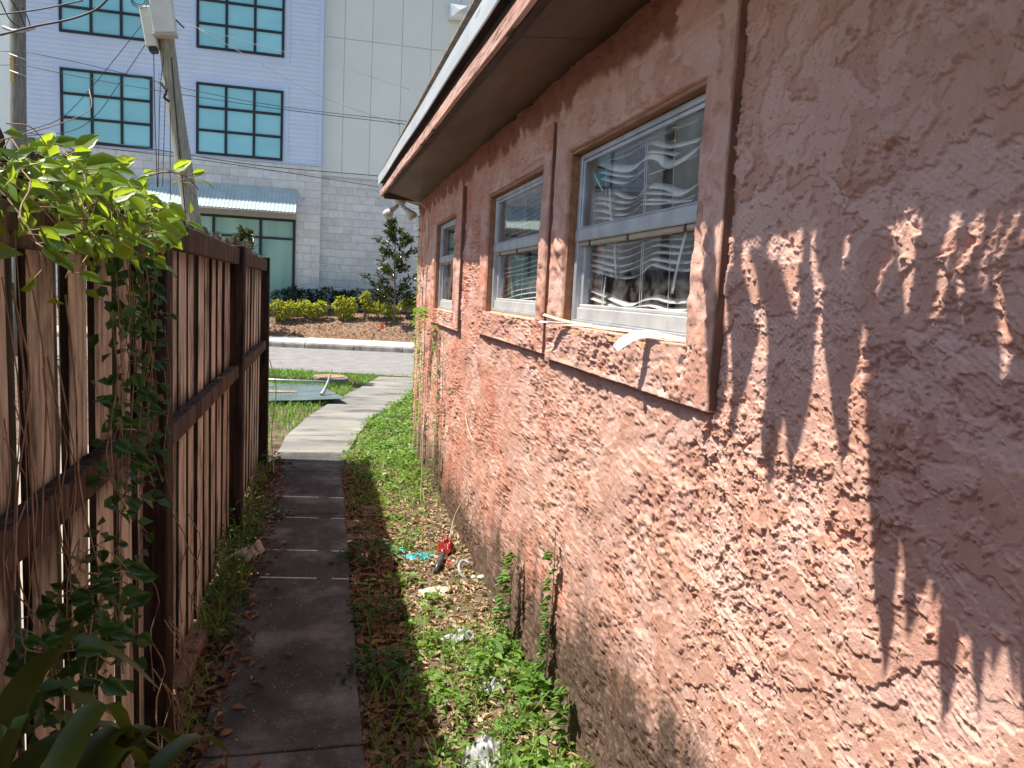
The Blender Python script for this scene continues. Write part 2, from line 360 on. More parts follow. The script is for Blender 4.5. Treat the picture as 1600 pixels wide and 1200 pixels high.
def leaves(p, d, up, size, wr=.5, fold=.12, droop=.15):
    """small leaves: base, two sides, midrib and tip; returns vertices and triangles"""
    p = np.asarray(p, float); d = unit(np.asarray(d, float)); up = np.asarray(up, float)
    sd = unit(np.cross(up, d)); up = np.cross(d, sd); s = np.asarray(size, float)[:, None]
    w_ = s*wr*.5
    m = p+d*s*.5-up*s*fold*.4
    a = p+d*s*.42+sd*w_+up*s*fold; b = p+d*s*.42-sd*w_+up*s*fold; t = p+d*s-up*s*droop
    v = np.stack([p, a, m, b, t], 1).reshape(-1, 3); k = np.arange(len(p))[:, None, None]*5
    f = (np.array([[0, 2, 1], [1, 2, 4], [0, 3, 2], [3, 4, 2]])[None]+k).reshape(-1, 3)
    return v, f
def join(parts):
    vs, fs, k = [], [], 0
    for v, f in parts: vs.append(v); fs.append(f+k); k += len(v)
    return np.concatenate(vs), np.concatenate(fs)
def clump(cx, cy, cz, r, h, n, size, up=.55, seed=0, wr=.55):
    g = np.random.RandomState(seed+int(abs(cx*977+cy*131)*10) % 9999)
    a = g.uniform(0, 2*math.pi, n); q = np.sqrt(g.uniform(0, 1, n)); rr = r*q*(1+.35*np.sin(a*3+g.uniform(0, 6)))
    z = cz+h*(1-.75*q**2)*g.uniform(.3, 1, n)
    p = np.stack([cx+rr*np.cos(a), cy+rr*np.sin(a), z], 1)
    da = a+g.normal(0, .9, n); d = np.stack([np.cos(da), np.sin(da), g.normal(.05, .35, n)], 1)
    u = np.stack([g.normal(0, up, n), g.normal(0, up, n), np.ones(n)], 1)
    return leaves(p, d, u, size*g.uniform(.6, 1.35, n), wr)
def blades(x, y, z, h, wd, lean, g):
    n = len(x); a = g.uniform(0, 2*math.pi, n); b = g.uniform(0, 2*math.pi, n)
    s = np.stack([np.cos(a), np.sin(a), 0*a], 1)*wd[:, None]*.5
    dl = np.stack([np.cos(b), np.sin(b), 0*b], 1)*(lean*h)[:, None]
    p = np.stack([x, y, z], 1); zz = np.stack([0*x, 0*x, h], 1)
    v = np.stack([p-s, p+s, p+dl*.35+zz*.6+s*.7, p+dl*.35+zz*.6-s*.7, p+dl+zz*(1-.25*lean)[:, None]], 1).reshape(-1, 3)
    k = np.arange(n)[:, None, None]*5
    f = (np.array([[0, 1, 2], [0, 2, 3], [3, 2, 4]])[None]+k).reshape(-1, 3); return v, f

# ================================================================== SETTING
WALL, TRIM, FRM = .908, .887, .922
def gz(x, y): return 0
# ground: one sheet, fine near the alley
gx = np.concatenate([np.linspace(-90, -3, 16)[:-1], np.linspace(-3, -1, 14)[:-1], np.linspace(-1, 1.1, 70)[:-1], np.linspace(1.1, 3, 12)[:-1], np.linspace(3, 90, 16)])
gy = np.concatenate([np.linspace(-60, 1, 14)[:-1], np.linspace(1, 9, 210)[:-1], np.linspace(9, 16, 40)[:-1], np.linspace(16, 160, 20)])
X, Y = np.meshgrid(gx, gy)
near = sstep(-1.1, -.9, X)*sstep(1.3, 1.1, X)*sstep(17, 12, Y)*sstep(.5, 1.2, Y)
def soil_h(X, Y):
    h = .016*fbm(X*3, Y*3, 4, 5)+.008*fbm(X*14, Y*14, 3, 9)
    pit = .05*np.exp(-(((X-.36)/.13)**2+((Y-2.78)/.16)**2))+.03*np.exp(-(((X-.5)/.1)**2+((Y-3.2)/.08)**2))
    lift = .05*sstep(.6, .92, X)*sstep(9, 6, Y)
    return -.03+h-pit+lift
Z = np.where(near > 0, soil_h(X, Y)*near-.03*(1-near), -.03)
nx, ny = len(gx), len(gy)
idx = np.arange(nx*ny).reshape(ny, nx)
F = np.stack([idx[:-1, :-1], idx[:-1, 1:], idx[1:, 1:], idx[1:, :-1]], -1).reshape(-1, 4)
struct(raw('ground', np.stack([X, Y, Z], -1).reshape(-1, 3), F, M['soil'], smooth=True))
struct(MB().add([(-30, -20, -.024), (-.72, -20, -.024), (-.72, 8.2, -.024), (-30, 8.2, -.024)], [(0, 1, 2, 3)]).build('yard', M['sand']))
def soil_at(x, y): return float(soil_h(np.array([x], float), np.array([y], float))[0])

# street, kerb, pavement, mulch bank: they run slightly askew to the alley
def line(a, b): return lambda x: a+b*x
near_e, kerb_y, pave_y, mul_y = line(15.15, -.28), line(20.75, -.19), line(20.95, -.19), line(23.0, -.22)
xs = np.linspace(-45, 45, 181)
mb = MB(); e = [(x, near_e(x)+.12*math.sin(x*1.7)+.06*math.sin(x*4.1), -.012) for x in xs]; k = [(x, kerb_y(x), -.012) for x in xs]
mb.add(e+k, [(i, i+1, 182+i, 181+i) for i in range(180)])
struct(mb.build('street', M['asphalt']))
kerb = bpy.data.objects.new('kerb', None); COL.objects.link(kerb); struct(kerb)
for i in range(14):                                   # kerb stones
    x0 = -8+i*1.25; x1 = x0+1.235; d = U(-.012, .012)
    m = MB(); q = []
    for x in (x0, x1): q += [(x, kerb_y(x)-.02+d, -.03), (x, kerb_y(x)+d, .095+d), (x, kerb_y(x)+.03+d, .118), (x, pave_y(x)-.004, .122), (x, pave_y(x)-.004, -.03)]
    m.add(q, [(0, 1, 2, 3, 4), (9, 8, 7, 6, 5), (0, 5, 6, 1), (1, 6, 7, 2), (2, 7, 8, 3), (3, 8, 9, 4)])
    m.build('kerb_stone', M['kerb'], kerb, bevel=.012)
pv = bpy.data.objects.new('pavement', None); COL.objects.link(pv); struct(pv)
for i in range(11):
    x0 = -9+i*1.7; x1 = x0+1.688
    q = [(x0, pave_y(x0)), (x1, pave_y(x1)), (x1, mul_y(x1)+.05), (x0, mul_y(x0)+.05)]
    MB().prism(q, 2, -.05, .122+U(-.003, .003)).build('slab', M['pave'], pv)
gx = np.linspace(-14, 14, 180); gt = np.linspace(0, 1, 26); X, T = np.meshgrid(gx, gt)
Yb = (23.0-.22*X)*(1-T)+26.3*T
Zb = .10+.05*sstep(0, .05, T)+.72*sstep(0, .75, T)+.035*fbm(X*2, Yb*2, 4, 21)+.012*fbm(X*9, Yb*9, 2, 22)
def mulch_z(x, y):
    t = (y-(23.0-.22*x))/(26.3-(23.0-.22*x)); t = min(max(t, 0), 1); s = lambda a, b: (lambda q: q*q*(3-2*q))(min(max((t-a)/(b-a), 0), 1))
    return .10+.05*s(0, .05)+.72*s(0, .75)
idx = np.arange(180*26).reshape(26, 180)
struct(raw('mulch_bank', np.stack([X, Yb, Zb], -1).reshape(-1, 3), np.stack([idx[:-1, :-1], idx[:-1, 1:], idx[1:, 1:], idx[1:, :-1]], -1).reshape(-1, 4), M['mulch'], smooth=True))
g = np.random.RandomState(3); n = 2600
cx = g.uniform(-2.2, 3.2, n); t = g.uniform(.02, .9, n); cy = (23-.22*cx)*(1-t)+26.3*t
cz = np.array([mulch_z(a, b) for a, b in zip(cx, cy)])+.022
a = g.uniform(0, 6.28, n)
v, f = leaves(np.stack([cx, cy, cz], 1), np.stack([np.cos(a), np.sin(a), g.normal(0, .25, n)], 1), np.stack([g.normal(0, .4, n), g.normal(0, .4, n), np.ones(n)], 1), g.uniform(.04, .11, n), .45)
struct(raw('wood_chips', v, f, M['litter'], smooth=False), kind='stuff')

# alley path: slabs
path = bpy.data.objects.new('path', None); COL.objects.link(path); struct(path)
PL = [(-4, -.40, .165), (1.25, -.40, .165), (2.67, -.40, .165), (4.05, -.41, .165), (5.62, -.42, .17), (6.93, -.43, .17), (7.75, -.43, .24), (8.6, -.40, .36), (9.9, -.20, .60), (11.3, .12, 1.10), (12.7, .52, 1.42), (14.6, 1.0, 1.72)]
def path_edge(y, side):
    for (a, l0, r0), (b, l1, r1) in zip(PL, PL[1:]):
        if a <= y <= b:
            t = (y-a)/(b-a); return (l0+(l1-l0)*t) if side < 0 else (r0+(r1-r0)*t)
    return PL[0][1 if side < 0 else 2] if y < PL[0][0] else PL[-1][1 if side < 0 else 2]
def on_path(x, y): return -5 < y < 14.6 and path_edge(y, -1) < x < path_edge(y, 1)
merge = [(0, 1), (1, 2), (2, 3), (3, 4), (4, 5), (5, 6), (6, 8), (8, 9), (9, 10), (10, 11)]
for k, (i, j) in enumerate(merge):
    y0, y1 = PL[i][0], PL[j][0]; n = 9; gp = .005; q = []
    ys = np.linspace(y0+gp, y1-gp, n)
    wob = lambda y, s: s*.004*math.sin(y*5.3+s)+.003*math.sin(y*23)
    q = [(path_edge(y, 1)+wob(y, 1), y) for y in ys]+[(path_edge(y, -1)+wob(y, -1), y) for y in ys[::-1]]
    dz = U(-.004, .003)
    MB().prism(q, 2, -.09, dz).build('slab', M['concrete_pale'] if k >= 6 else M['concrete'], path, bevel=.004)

# ================================================================== PINK HOUSE
house = thing('pink_house', 'pink rough stuccoed house with peeling eave and three sash windows along the alley', 'house', (WALL, 4, 0))
WIN = [dict(t=(1.66, 3.07, 1.395, 2.345), o=(1.80, 2.89, 1.545, 2.205)),
       dict(t=(3.13, 4.58, 1.41, 2.36), o=(3.26, 4.40, 1.545, 2.21)),
       dict(t=(5.30, 6.78, 1.38, 2.37), o=(5.56, 6.58, 1.50, 2.215))]
def stucco_fields(y, z, seed=0):
    """trowelled stucco: flat patches with ragged steep edges, overlapping layers that end in a drip edge, clusters of chips"""
    wy = y+.03*fbm(y*4, z*4, 3, 101+seed)+.006*fbm(y*24, z*24, 2, 120+seed); wz = z+.03*fbm(y*4, z*4, 3, 102+seed)+.006*fbm(y*24, z*24, 2, 121+seed)
    reg = sstep(-.06, .30, fbm(wy*2.3, wz*2.1, 4, 103+seed)+.10*sstep(1.9, 1.1, z))
    def steps(f, k, w_):                            # flat levels joined by short steep edges
        q = f*k; i = np.floor(q); return (i+sstep(1-w_, 1, q-i))/k
    big = fbm(wy*2.6, wz*3.4, 6, 104+seed, .52); t1 = steps(big, 3.6, .055)
    mid = fbm(wy*6.5, wz*8.0, 5, 105+seed, .54); t2 = steps(mid+.12, 2.7, .08)*(.5+.5*reg)
    n1 = fbm(wy*25+wz*6, wz*36-wy*5, 4, 107+seed, .6); T = .25+.26*(1-reg); c1 = sstep(T, T+.03, n1)
    n2 = fbm(wy*52, wz*66, 3, 108+seed, .5); T2 = .28+.2*(1-reg); c2 = sstep(T2, T2+.045, n2)
    plate = sstep(.0, .02, big)
    ry, rz = y*.75+z*.66, z*.75-y*.66
    stroke = fbm(ry*3, rz*30, 3, 109+seed)*sstep(-.1, .2, fbm(y*1.7, z*1.7, 2, 110+seed))
    netm = sstep(.05, .16, fbm(y*2.6+3, z*2.6, 3, 111+seed))*(1-plate)*(1-c1)
    net = np.abs(np.sin((y+z*.6)*math.pi/.016))*np.abs(np.sin((y*.6-z)*math.pi/.013))
    pit = sstep(.28, .31, fbm(wy*19, wz*13, 4, 112+seed))*(.3+.7*reg)
    up = 1+.6*sstep(1.55, 1.95, z)
    h = .0155*t1*up+.0100*t2*up+.0040*c1+.0022*c2+.0005*stroke+.0015*net*netm-.0052*pit
    lev = np.floor(big*3.6); tone = np.clip(.40+.32*np.sin(lev*2.4+1)+.35*c1*reg+.3*pit-.22*netm+.35*fbm(wy*5, wz*5, 3, 114+seed)+.25*(steps(mid, 4.5, .1)), 0, 1)
    return h, tone
def wall_attrs(Y, Z, tone):
    edge = .25+.22*sstep(4.2, 2.2, Y)-.16*sstep(1.9, 1.2, Y)
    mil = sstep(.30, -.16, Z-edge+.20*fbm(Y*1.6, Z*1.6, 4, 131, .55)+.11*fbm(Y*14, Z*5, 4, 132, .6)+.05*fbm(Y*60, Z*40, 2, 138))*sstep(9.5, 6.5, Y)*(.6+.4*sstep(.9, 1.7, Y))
    streak = sstep(.12, .4, fbm(Y*9, Z*.9, 3, 133))*sstep(.9, .2, Z)*.45
    red = sstep(2.4, 5.2, Y)*sstep(-.25, .25, fbm(Y*1.4, Z*2.6, 3, 134))*.7+(.2+.4*sstep(2, 3, Y))*sstep(.26, .34, fbm(Y*3, Z*3, 3, 135))
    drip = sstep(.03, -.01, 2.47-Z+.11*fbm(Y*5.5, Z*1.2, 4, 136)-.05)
    return dict(tone=tone, mildew=np.clip(mil+streak, 0, .92), red=np.clip(red, 0, 1), drip=drip*.85)
def stucco_patch(name, grids, x0, parent, drop=None, push=None, wob=0, gain=1, seed=0, edge=None):
    V, FF, A, off = [], [], None, 0
    for ys, zs in grids:
        Yg, Zg = np.meshgrid(np.array(ys), np.array(zs)); h, tone = stucco_fields(Yg, Zg, seed)
        if push is not None: h = h*edge(Yg, Zg)
        Xg = x0-h*gain
        if push is not None: Xg = np.where(push(Yg, Zg), x0+.05, Xg)
        Yw, Zw = Yg, Zg
        if wob:
            Yw = Yg+wob*(fbm(Yg*4, Zg*5, 2, 141)+.35*fbm(Yg*30, Zg*34, 2, 143)); Zw = Zg+wob*(fbm(Yg*5, Zg*4, 2, 142)+.35*fbm(Yg*34, Zg*30, 2, 144))
        n, m = Yg.shape[1], Yg.shape[0]; idx = np.arange(n*m).reshape(m, n)
        f = np.stack([idx[:-1, :-1], idx[1:, :-1], idx[1:, 1:], idx[:-1, 1:]], -1).reshape(-1, 4)
        if drop is not None:
            yc = (Yg[:-1, :-1]+Yg[1:, 1:])/2; zc = (Zg[:-1, :-1]+Zg[1:, 1:])/2; f = f[~drop(yc, zc).ravel()]
        V.append(np.stack([Xg, Yw, Zw], -1).reshape(-1, 3)); FF.append(f+off); off += n*m
        at = wall_attrs(Yg, Zg, tone); A = {k: v.ravel() for k, v in at.items()} if A is None else {k: np.concatenate([A[k], at[k].ravel()]) for k in A}
    return raw(name, np.concatenate(V), np.concatenate(FF), M['stucco'], parent, True, A)
grids = [(list(np.linspace(-4, .56, 50)), list(np.arange(-.12, 2.57, .03))), (list(np.arange(.55, 1.70, .0042)), list(np.arange(-.12, .322, .0046))), (list(np.arange(.55, 1.70, .0021)), list(np.arange(.32, 2.56, .0021)))]
ys = []; y = grids[2][0][-1]
while y < 8.02: ys.append(y); y += min(max(.0036, .0017*y*y), .024)
ys.append(8.02); grids.append((ys, list(np.arange(-.12, 2.57, .0036))))
inwin = lambda Y, Z: np.any([(Y > w_['o'][0]-.03) & (Y < w_['o'][1]+.03) & (Z > w_['o'][2]-.03) & (Z < w_['o'][3]+.03) for w_ in WIN], axis=0)
stucco_patch('wall', grids, WALL, house, drop=inwin)
def spaced(a, b):
    out = [a]; y = a
    while y < b-.004: y += min(max(.0026, .0017*y*y), .02); out.append(min(y, b))
    return out
for i, w_ in enumerate(WIN):
    a, b, c, d = w_['t']; p, q, r, s_ = w_['o']; e = .003
    Ys = [a-e]+spaced(a, p)+[p+e, q-e]+spaced(q, b)+[b+e]
    if True:                                        # fill along the opening
        Ys = [a-e]+spaced(a, p)+[p+e]+[y for y in spaced(p, q) if p+.01 < y < q-.01]+[q-e]+spaced(q, b)+[b+e]
    lz = lambda lo, hi: list(np.arange(lo, hi-.002, .0034))+[hi]
    Zs = [c-e]+lz(c, r)+[r+e]+list(np.linspace(r+.01, s_-.01, 60))+[s_-e]+lz(s_, d)+[d+e]
    push = lambda Y, Z: (Y < a) | (Y > b) | (Z < c) | (Z > d) | ((Y > p) & (Y < q) & (Z > r) & (Z < s_))
    drop = lambda Y, Z: (Y > p+e) & (Y < q-e) & (Z > r+e) & (Z < s_-e)
    tr = stucco_patch('window_trim', [(Ys, Zs)], TRIM, house, drop, push, .003, 1.25, 40+i*7, lambda Y, Z: .25+.75*sstep(.002, .02, np.minimum.reduce([Y-a, b-Y, Z-c, d-Z]))*sstep(.0, .012, np.maximum.reduce([p-Y, Y-q, r-Z, Z-s_])))
    MB().box(TRIM+.003, WALL+.004, a-.009, a-.0035, c+.004, d-.002).build('trim_edge', M['edgewood'], house, bevel=.001)
    # painted reveals inside the opening
    rv = MB().box(TRIM+.012, FRM+.01, p, q, s_-.016, s_-.002).box(TRIM+.01, FRM+.01, q-.016, q-.002, r+.004, s_-.018).box(TRIM+.012, FRM+.01, p+.002, p+.012, r+.004, s_-.018)
    rv.build('reveal', M['reveal'], house, bevel=.002)
    MB().add([(TRIM+.004, p, r-.012), (TRIM+.004, q, r-.012), (FRM+.02, q, r+.012), (FRM+.02, p, r+.012), (TRIM+.004, p, r-.03), (TRIM+.004, q, r-.03), (FRM+.02, q, r-.03), (FRM+.02, p, r-.03)],
             [(0, 3, 2, 1), (4, 5, 6, 7), (0, 1, 5, 4), (2, 3, 7, 6), (0, 4, 7, 3), (1, 2, 6, 5)]).build('window_sill', M['sillboard'], house, bevel=.002)
    # sash window
    A, Bq, C0, D = p+.015, q-.018, r+.008, s_-.018; mz = 1.862+(.02 if i else 0)
    x = FRM+.006
    fr = MB().box(x, x+.06, A, A+.022, C0, D).box(x, x+.06, Bq-.03, Bq, C0, D).box(x, x+.06, A+.022, Bq-.03, D-.02, D).box(x, x+.06, A+.022, Bq-.03, C0, C0+.016)
    win = fr.build('window', M['alu'], house, bevel=.0025)
    MB().box(x-.004, x+.035, A+.004, Bq-.004, mz, mz+.046).box(x+.002, x+.028, A+.022, Bq-.03, mz+.046, mz+.054).build('meeting_rail', M['alu'], win, bevel=.003)
    MB().box(x+.006, x+.02, A+.022, A+.034, mz+.054, D-.02).box(x+.006, x+.02, Bq-.046, Bq-.03, mz+.054, D-.02).box(x+.006, x+.02, A+.034, Bq-.046, D-.034, D-.02).build('upper_sash', M['alu'], win, bevel=.002)
    MB().box(x+.012, x+.016, A+.034, Bq-.046, mz+.054, D-.034).build('pane', M['glass'], win)
    for ya, yb in ((A+.022, A+.046), (Bq-.058, Bq-.03)): MB().box(x+.022, x+.045, ya, yb, C0+.075, mz-.014).build('sash_stile', M['alu'], win, bevel=.002)
    MB().box(x+.012, x+.05, A+.022, Bq-.03, C0+.016, C0+.062).box(x+.02, x+.048, A+.022, Bq-.03, C0+.062, C0+.075).build('bottom_rail', M['alu_white'], win, bevel=.003)
    st = MB().box(x+.006, x+.04, A+.022, Bq-.03, mz-.014, mz-.001)
    st.build('sash_lip', M['beige'], win, bevel=.002)
    MB().box(x+.031, x+.035, A+.046, Bq-.058, C0+.075, mz-.014).build('pane', M['glass'], win)
    for yy in (A+.12, A+.5*(Bq-A), Bq-.16): MB().box(x+.001, x+.007, yy, yy+.009, mz-.02, mz+.001).build('latch_clip', M['blackplastic'], win)
# dark room behind the windows
rm = MB(); a, b, c, d, e, f = 1.01, 4.4, -4, 7.95, .08, 2.54
rm.add([(b, c, e), (b, d, e), (b, d, f), (b, c, f)], [(0, 1, 2, 3)]).add([(a, c, e), (b, c, e), (b, c, f), (a, c, f)], [(0, 1, 2, 3)]).add([(a, d, e), (b, d, e), (b, d, f), (a, d, f)], [(3, 2, 1, 0)])
rm.add([(a-.03, c, f), (b, c, f), (b, d, f), (a-.03, d, f)], [(0, 1, 2, 3)]).add([(a-.03, c, e), (b, c, e), (b, d, e), (a-.03, d, e)], [(3, 2, 1, 0)])
rm.build('room', M['room'], house)
MB().box(2.2, 2.3, 3.0, 7.9, .082, 2.538).build('partition', M['room'], house)
# far end wall
MB().add([(WALL-.002, 8.02, -.12), (5.2, 8.02, -.12), (5.2, 8.02, 2.56), (WALL-.002, 8.02, 2.56)], [(0, 1, 2, 3)]).build('end_wall', M['stucco'], house)
# eave: cross-section given at Y=2.7 and Y=8, carried on behind the camera
def lerp_y(a, b): return lambda y: a+(b-a)*max(y-2.7, (y-2.7)*.3)/5.3
ex, ez = lerp_y(.55, .53), lerp_y(2.495, 2.60)
Y0, Y1 = -4, 8.42
def eave(name, mat, prof, cuts=(), gap=.003, bevel=.002, y1=Y1):
    cs = [Y0]+list(cuts)+[y1]
    for a, b in zip(cs, cs[1:]):
        m = MB(); pts = []; N = max(2, int((b-a)/.35))
        for yy in np.linspace(a+gap, b-gap, N): pts.append([(ex(yy)+px_, yy, ez(yy)+pz_+.004*math.sin(yy*2.3)) for px_, pz_ in prof])
        k = len(prof); v = [p for r in pts for p in r]
        f = [(i*k+j, i*k+(j+1) % k, (i+1)*k+(j+1) % k, (i+1)*k+j) for i in range(N-1) for j in range(k)]+[tuple(range(k))[::-1], tuple(range((N-1)*k, N*k))]
        m.add(v, f).build(name, mat, house, bevel=bevel)
eave('trim_board', M['trimred'], [(0, 0), (.02, 0), (.02, .062), (0, .062)], (.4, 4.72))
eave('fascia_board', M['darkwood'], [(.024, .002), (.06, .002), (.06, .13), (.024, .13)])
eave('drip_edge', M['flash'], [(-.022, .118), (-.018, .113), (-.013, .118), (-.016, .196), (.05, .204), (.05, .21), (-.022, .206)], (3.18, 6.55), gap=.0015, bevel=0)
eave('roof_edge_deck', M['darkwood'], [(-.008, .135), (.06, .135), (.06, .19), (-.008, .19)])
for a, b in ((-4, -.2), (-.2, 2.62), (2.62, 5.1), (5.1, 8.38)):
    q = []
    for yy in (a+.003, b-.003): q += [(ex(yy)+.062, yy, ez(yy)+.012), (WALL+.03, yy, 2.54), (WALL+.03, yy, 2.553), (ex(yy)+.062, yy, ez(yy)+.025)]
    MB().add(q, [(0, 1, 2, 3), (7, 6, 5, 4), (0, 4, 5, 1), (1, 5, 6, 2), (2, 6, 7, 3), (3, 7, 4, 0)]).build('soffit_board', M['soffit'], house)
MB().add([(.57, 8.385, 2.60), (3.2, 8.385, 2.52), (3.2, 8.385, 2.66), (.57, 8.385, 2.74), (.57, 8.415, 2.60), (3.2, 8.415, 2.52), (3.2, 8.415, 2.66), (.57, 8.415, 2.74)], [(0, 1, 2, 3), (7, 6, 5, 4), (0, 4, 5, 1), (1, 5, 6, 2), (2, 6, 7, 3), (3, 7, 4, 0)]).build('end_trim', M['darkwood'], house, bevel=.002)
q = []
for yy in (Y0, Y1+.05): q += [(ex(yy)-.02, yy, ez(yy)+.208), (5.3, yy, 3.6), (5.3, yy, 3.63), (ex(yy)-.02, yy, ez(yy)+.225)]
MB().add(q, [(0, 1, 2, 3), (7, 6, 5, 4), (0, 4, 5, 1), (1, 5, 6, 2), (2, 6, 7, 3), (3, 7, 4, 0)]).build('roof', M['roof'], house)
MB().add([(ex(8)+.02, 8.05, 2.55), (5.2, 8.05, 2.55), (5.2, 8.05, 3.6), (ex(8)+.02, 8.05, 2.72)], [(0, 1, 2, 3)]).build('gable', M['darkwood'], house)

# blinds hanging behind the glass
def slat(parent, pts, x, hz=.009, name='slat', n=14, vert=False):
    P = smooth_path([(x, p[0], p[1]) for p in pts], n)
    if vert: half = Vector((.004, .017, 0))
    else: half = Vector((.010, 0, hz*.75))
    return MB().ribbon(P, half).build(name, M['slat'], parent, True, thick=.0008)
SLATS = [[(2.671,2.165),(2.336,2.166),(2.008,2.158)],[(2.722,2.159),(2.547,2.145),(2.354,2.154),(2.187,2.114),(2.006,2.1)],[(2.863,2.176),(2.637,2.115),(2.469,2.091),(2.367,2.112),(2.276,2.098),(2.177,2.056),(2.01,2.076)],[(2.326,2.051),(2.194,2.051),(2.007,2.059)],[(2.797,2.124),(2.595,2.083),(2.464,2.065),(2.361,2.079)],[(2.778,2.098),(2.553,2.051),(2.441,2.058),(2.36,2.075)],[(2.349,2.125),(2.23,2.102),(2.138,2.08)],[(2.661,2.038),(2.521,2.0),(2.419,1.993),(2.35,2.018)],[(2.33,2.015),(2.212,1.997),(2.094,1.967),(2.001,1.979)],[(2.357,1.997),(2.209,1.978),(2.085,1.96),(2.007,1.969)],[(2.364,1.977),(2.205,1.959),(2.115,1.945),(2.011,1.95)],[(2.372,1.964),(2.204,1.949),(2.017,1.939)],[(2.851,2.036),(2.736,2.019),(2.655,2.004),(2.494,1.98),(2.407,1.988),(2.328,2.003)],[(2.847,2.014),(2.726,2.0),(2.637,1.977),(2.514,1.963),(2.405,1.975),(2.334,1.984)],[(2.842,1.987),(2.728,1.974),(2.633,1.954),(2.487,1.942),(2.362,1.967)],[(2.837,1.958),(2.71,1.947),(2.617,1.935),(2.496,1.93),(2.401,1.955)],[(2.376,1.93),(2.275,1.929),(2.198,1.918)],[(2.834,1.861),(2.635,1.848),(2.563,1.845),(2.409,1.843),(2.31,1.853)],[(2.845,1.843),(2.631,1.827),(2.512,1.819),(2.356,1.834),(2.271,1.843),(2.129,1.839),(2.002,1.831)],[(2.841,1.824),(2.627,1.803),(2.486,1.795),(2.342,1.812),(2.231,1.826),(2.084,1.813),(1.999,1.811)],[(2.844,1.803),(2.622,1.776),(2.481,1.769),(2.338,1.788),(2.236,1.804),(2.105,1.795),(1.996,1.794)],[(2.848,1.785),(2.618,1.755),(2.5,1.748),(2.354,1.765),(2.26,1.784),(2.118,1.77),(1.995,1.766)],[(2.851,1.764),(2.59,1.735),(2.43,1.727),(2.331,1.745),(2.267,1.769),(2.131,1.749),(1.995,1.745)],[(2.837,1.688),(2.625,1.659),(2.435,1.635),(2.315,1.657),(2.212,1.665),(2.115,1.655),(1.999,1.658)],[(2.831,1.656),(2.596,1.633),(2.478,1.625),(2.273,1.641),(2.144,1.631),(1.999,1.635)],[(2.845,1.615),(2.533,1.617),(2.368,1.616),(2.249,1.611)],[(2.193,1.609),(2.09,1.609),(2.004,1.618)]]
BROKEN = [[(2.899,2.171),(2.718,2.039)],[(2.653,2.045),(2.604,1.915)],[(2.566,1.858),(2.529,1.722)],[(2.634,1.732),(2.641,1.596)],[(2.011,1.854),(2.076,1.677)]]
b = thing('window_blind', 'broken white blind with sagging tangled slats in the nearest large window', 'window blind', (.99, 2.3, 2.18), 'blinds behind the house windows')
for i, pts in enumerate(SLATS): slat(b, pts, .99+U(-.004, .004), {0: .016, 1: .012, 2: .018, 8: .012, 23: .010, 16: .008}.get(i, .0075))
for pts in BROKEN:
    p = [pts[0], ((pts[0][0]+pts[1][0])/2+.006, (pts[0][1]+pts[1][1])/2), pts[1]]
    slat(b, p, .972, name='snapped_slat', vert=True)
for y in (2.33, 2.345, 2.70, 2.13): MB().tube([(.98, y+.02, 2.17), (.98, y-.02, 1.6)], .0012, 4).build('cord', M['slat'], b)
MB().box(.975, 1.0, 1.85, 2.86, 2.172, 2.185).build('headrail', M['slat'], b)
b = thing('window_blind', 'white slatted blind bowed upward in the middle window of the pink wall', 'window blind', (.99, 3.8, 2.19), 'blinds behind the house windows')
for i in range(23):
    z = 2.15-i*.0255; k = U(-.006, .006); l = 4.34
    if 8 <= i <= 11: l = 4.34-.3
    slat(b, [(3.31, z+k), (3.55, z+.012+k), (3.85, z-.004), (4.1, z-.012+k*2), (l, z-.02-.03*(i > 15))], .992, .008)
for pts in (((4.2, 1.99), (4.13, 1.78)), ((4.16, 1.86), (4.05, 1.62)), ((3.62, 2.1), (3.75, 1.92))): slat(b, [pts[0], ((pts[0][0]+pts[1][0])/2, (pts[0][1]+pts[1][1])/2), pts[1]], .972, name='snapped_slat', vert=True)
for y in (3.5, 3.9): MB().tube([(.98, y, 2.17), (.98, y-.02, 1.6)], .0012, 4).build('cord', M['slat'], b)
MB().box(.978, 1.0, 3.3, 4.36, 2.165, 2.18).build('headrail', M['slat'], b)
b = thing('window_blind', 'half collapsed white blind in the small far window beside the house corner', 'window blind', (.99, 6.0, 2.19), 'blinds behind the house windows')
for i in range(11):
    z = 2.16-i*.027; slat(b, [(5.62, z), (5.9, z-.02-U(0, .02)), (6.2, z-.01), (6.52, z-.03)], .992, .008)
slat(b, [(6.3, 1.86), (6.29, 1.7), (6.28, 1.54)], .972, name='snapped_slat', vert=True)
MB().box(.978, 1.0, 5.62, 6.54, 2.17, 2.184).build('headrail', M['slat'], b)
# broken slat poking out over the sill of the big window
s1 = MB().ribbon([(.915, 1.84, 1.556), (.895, 1.93, 1.560), (.88, 2.03, 1.562), (.85, 2.06, 1.548), (.825, 2.075, 1.528), (.812, 2.08, 1.512)], [Vector((.006, .0, .004)), Vector((.008, .004, .005)), Vector((.006, .014, .009)), Vector((.0, .017, .011)), Vector((-.003, .016, .010)), Vector((-.004, .01, .008))]).build('broken_slat', M['slat'], smooth=False, thick=.0009)
tag(s1, 'bent white slat end sticking out over the sill of the big window', 'blind slat')
s2 = MB().ribbon(smooth_path([(.93, 1.95, 1.556), (.915, 2.4, 1.557), (.89, 2.75, 1.553), (.83, 2.98, 1.550)], 10), Vector((.006, 0, .003))).build('broken_slat', M['slat'], thick=.0009)
tag(s2, 'thin white strip lying along the big sill and jutting past its left end', 'blind slat')
s3 = MB().ribbon(smooth_path([(.925, 2.62, 1.557), (.88, 2.78, 1.562), (.83, 2.92, 1.58)], 8), Vector((.004, .002, .004))).build('broken_slat', M['palegrass'], thick=.0008)
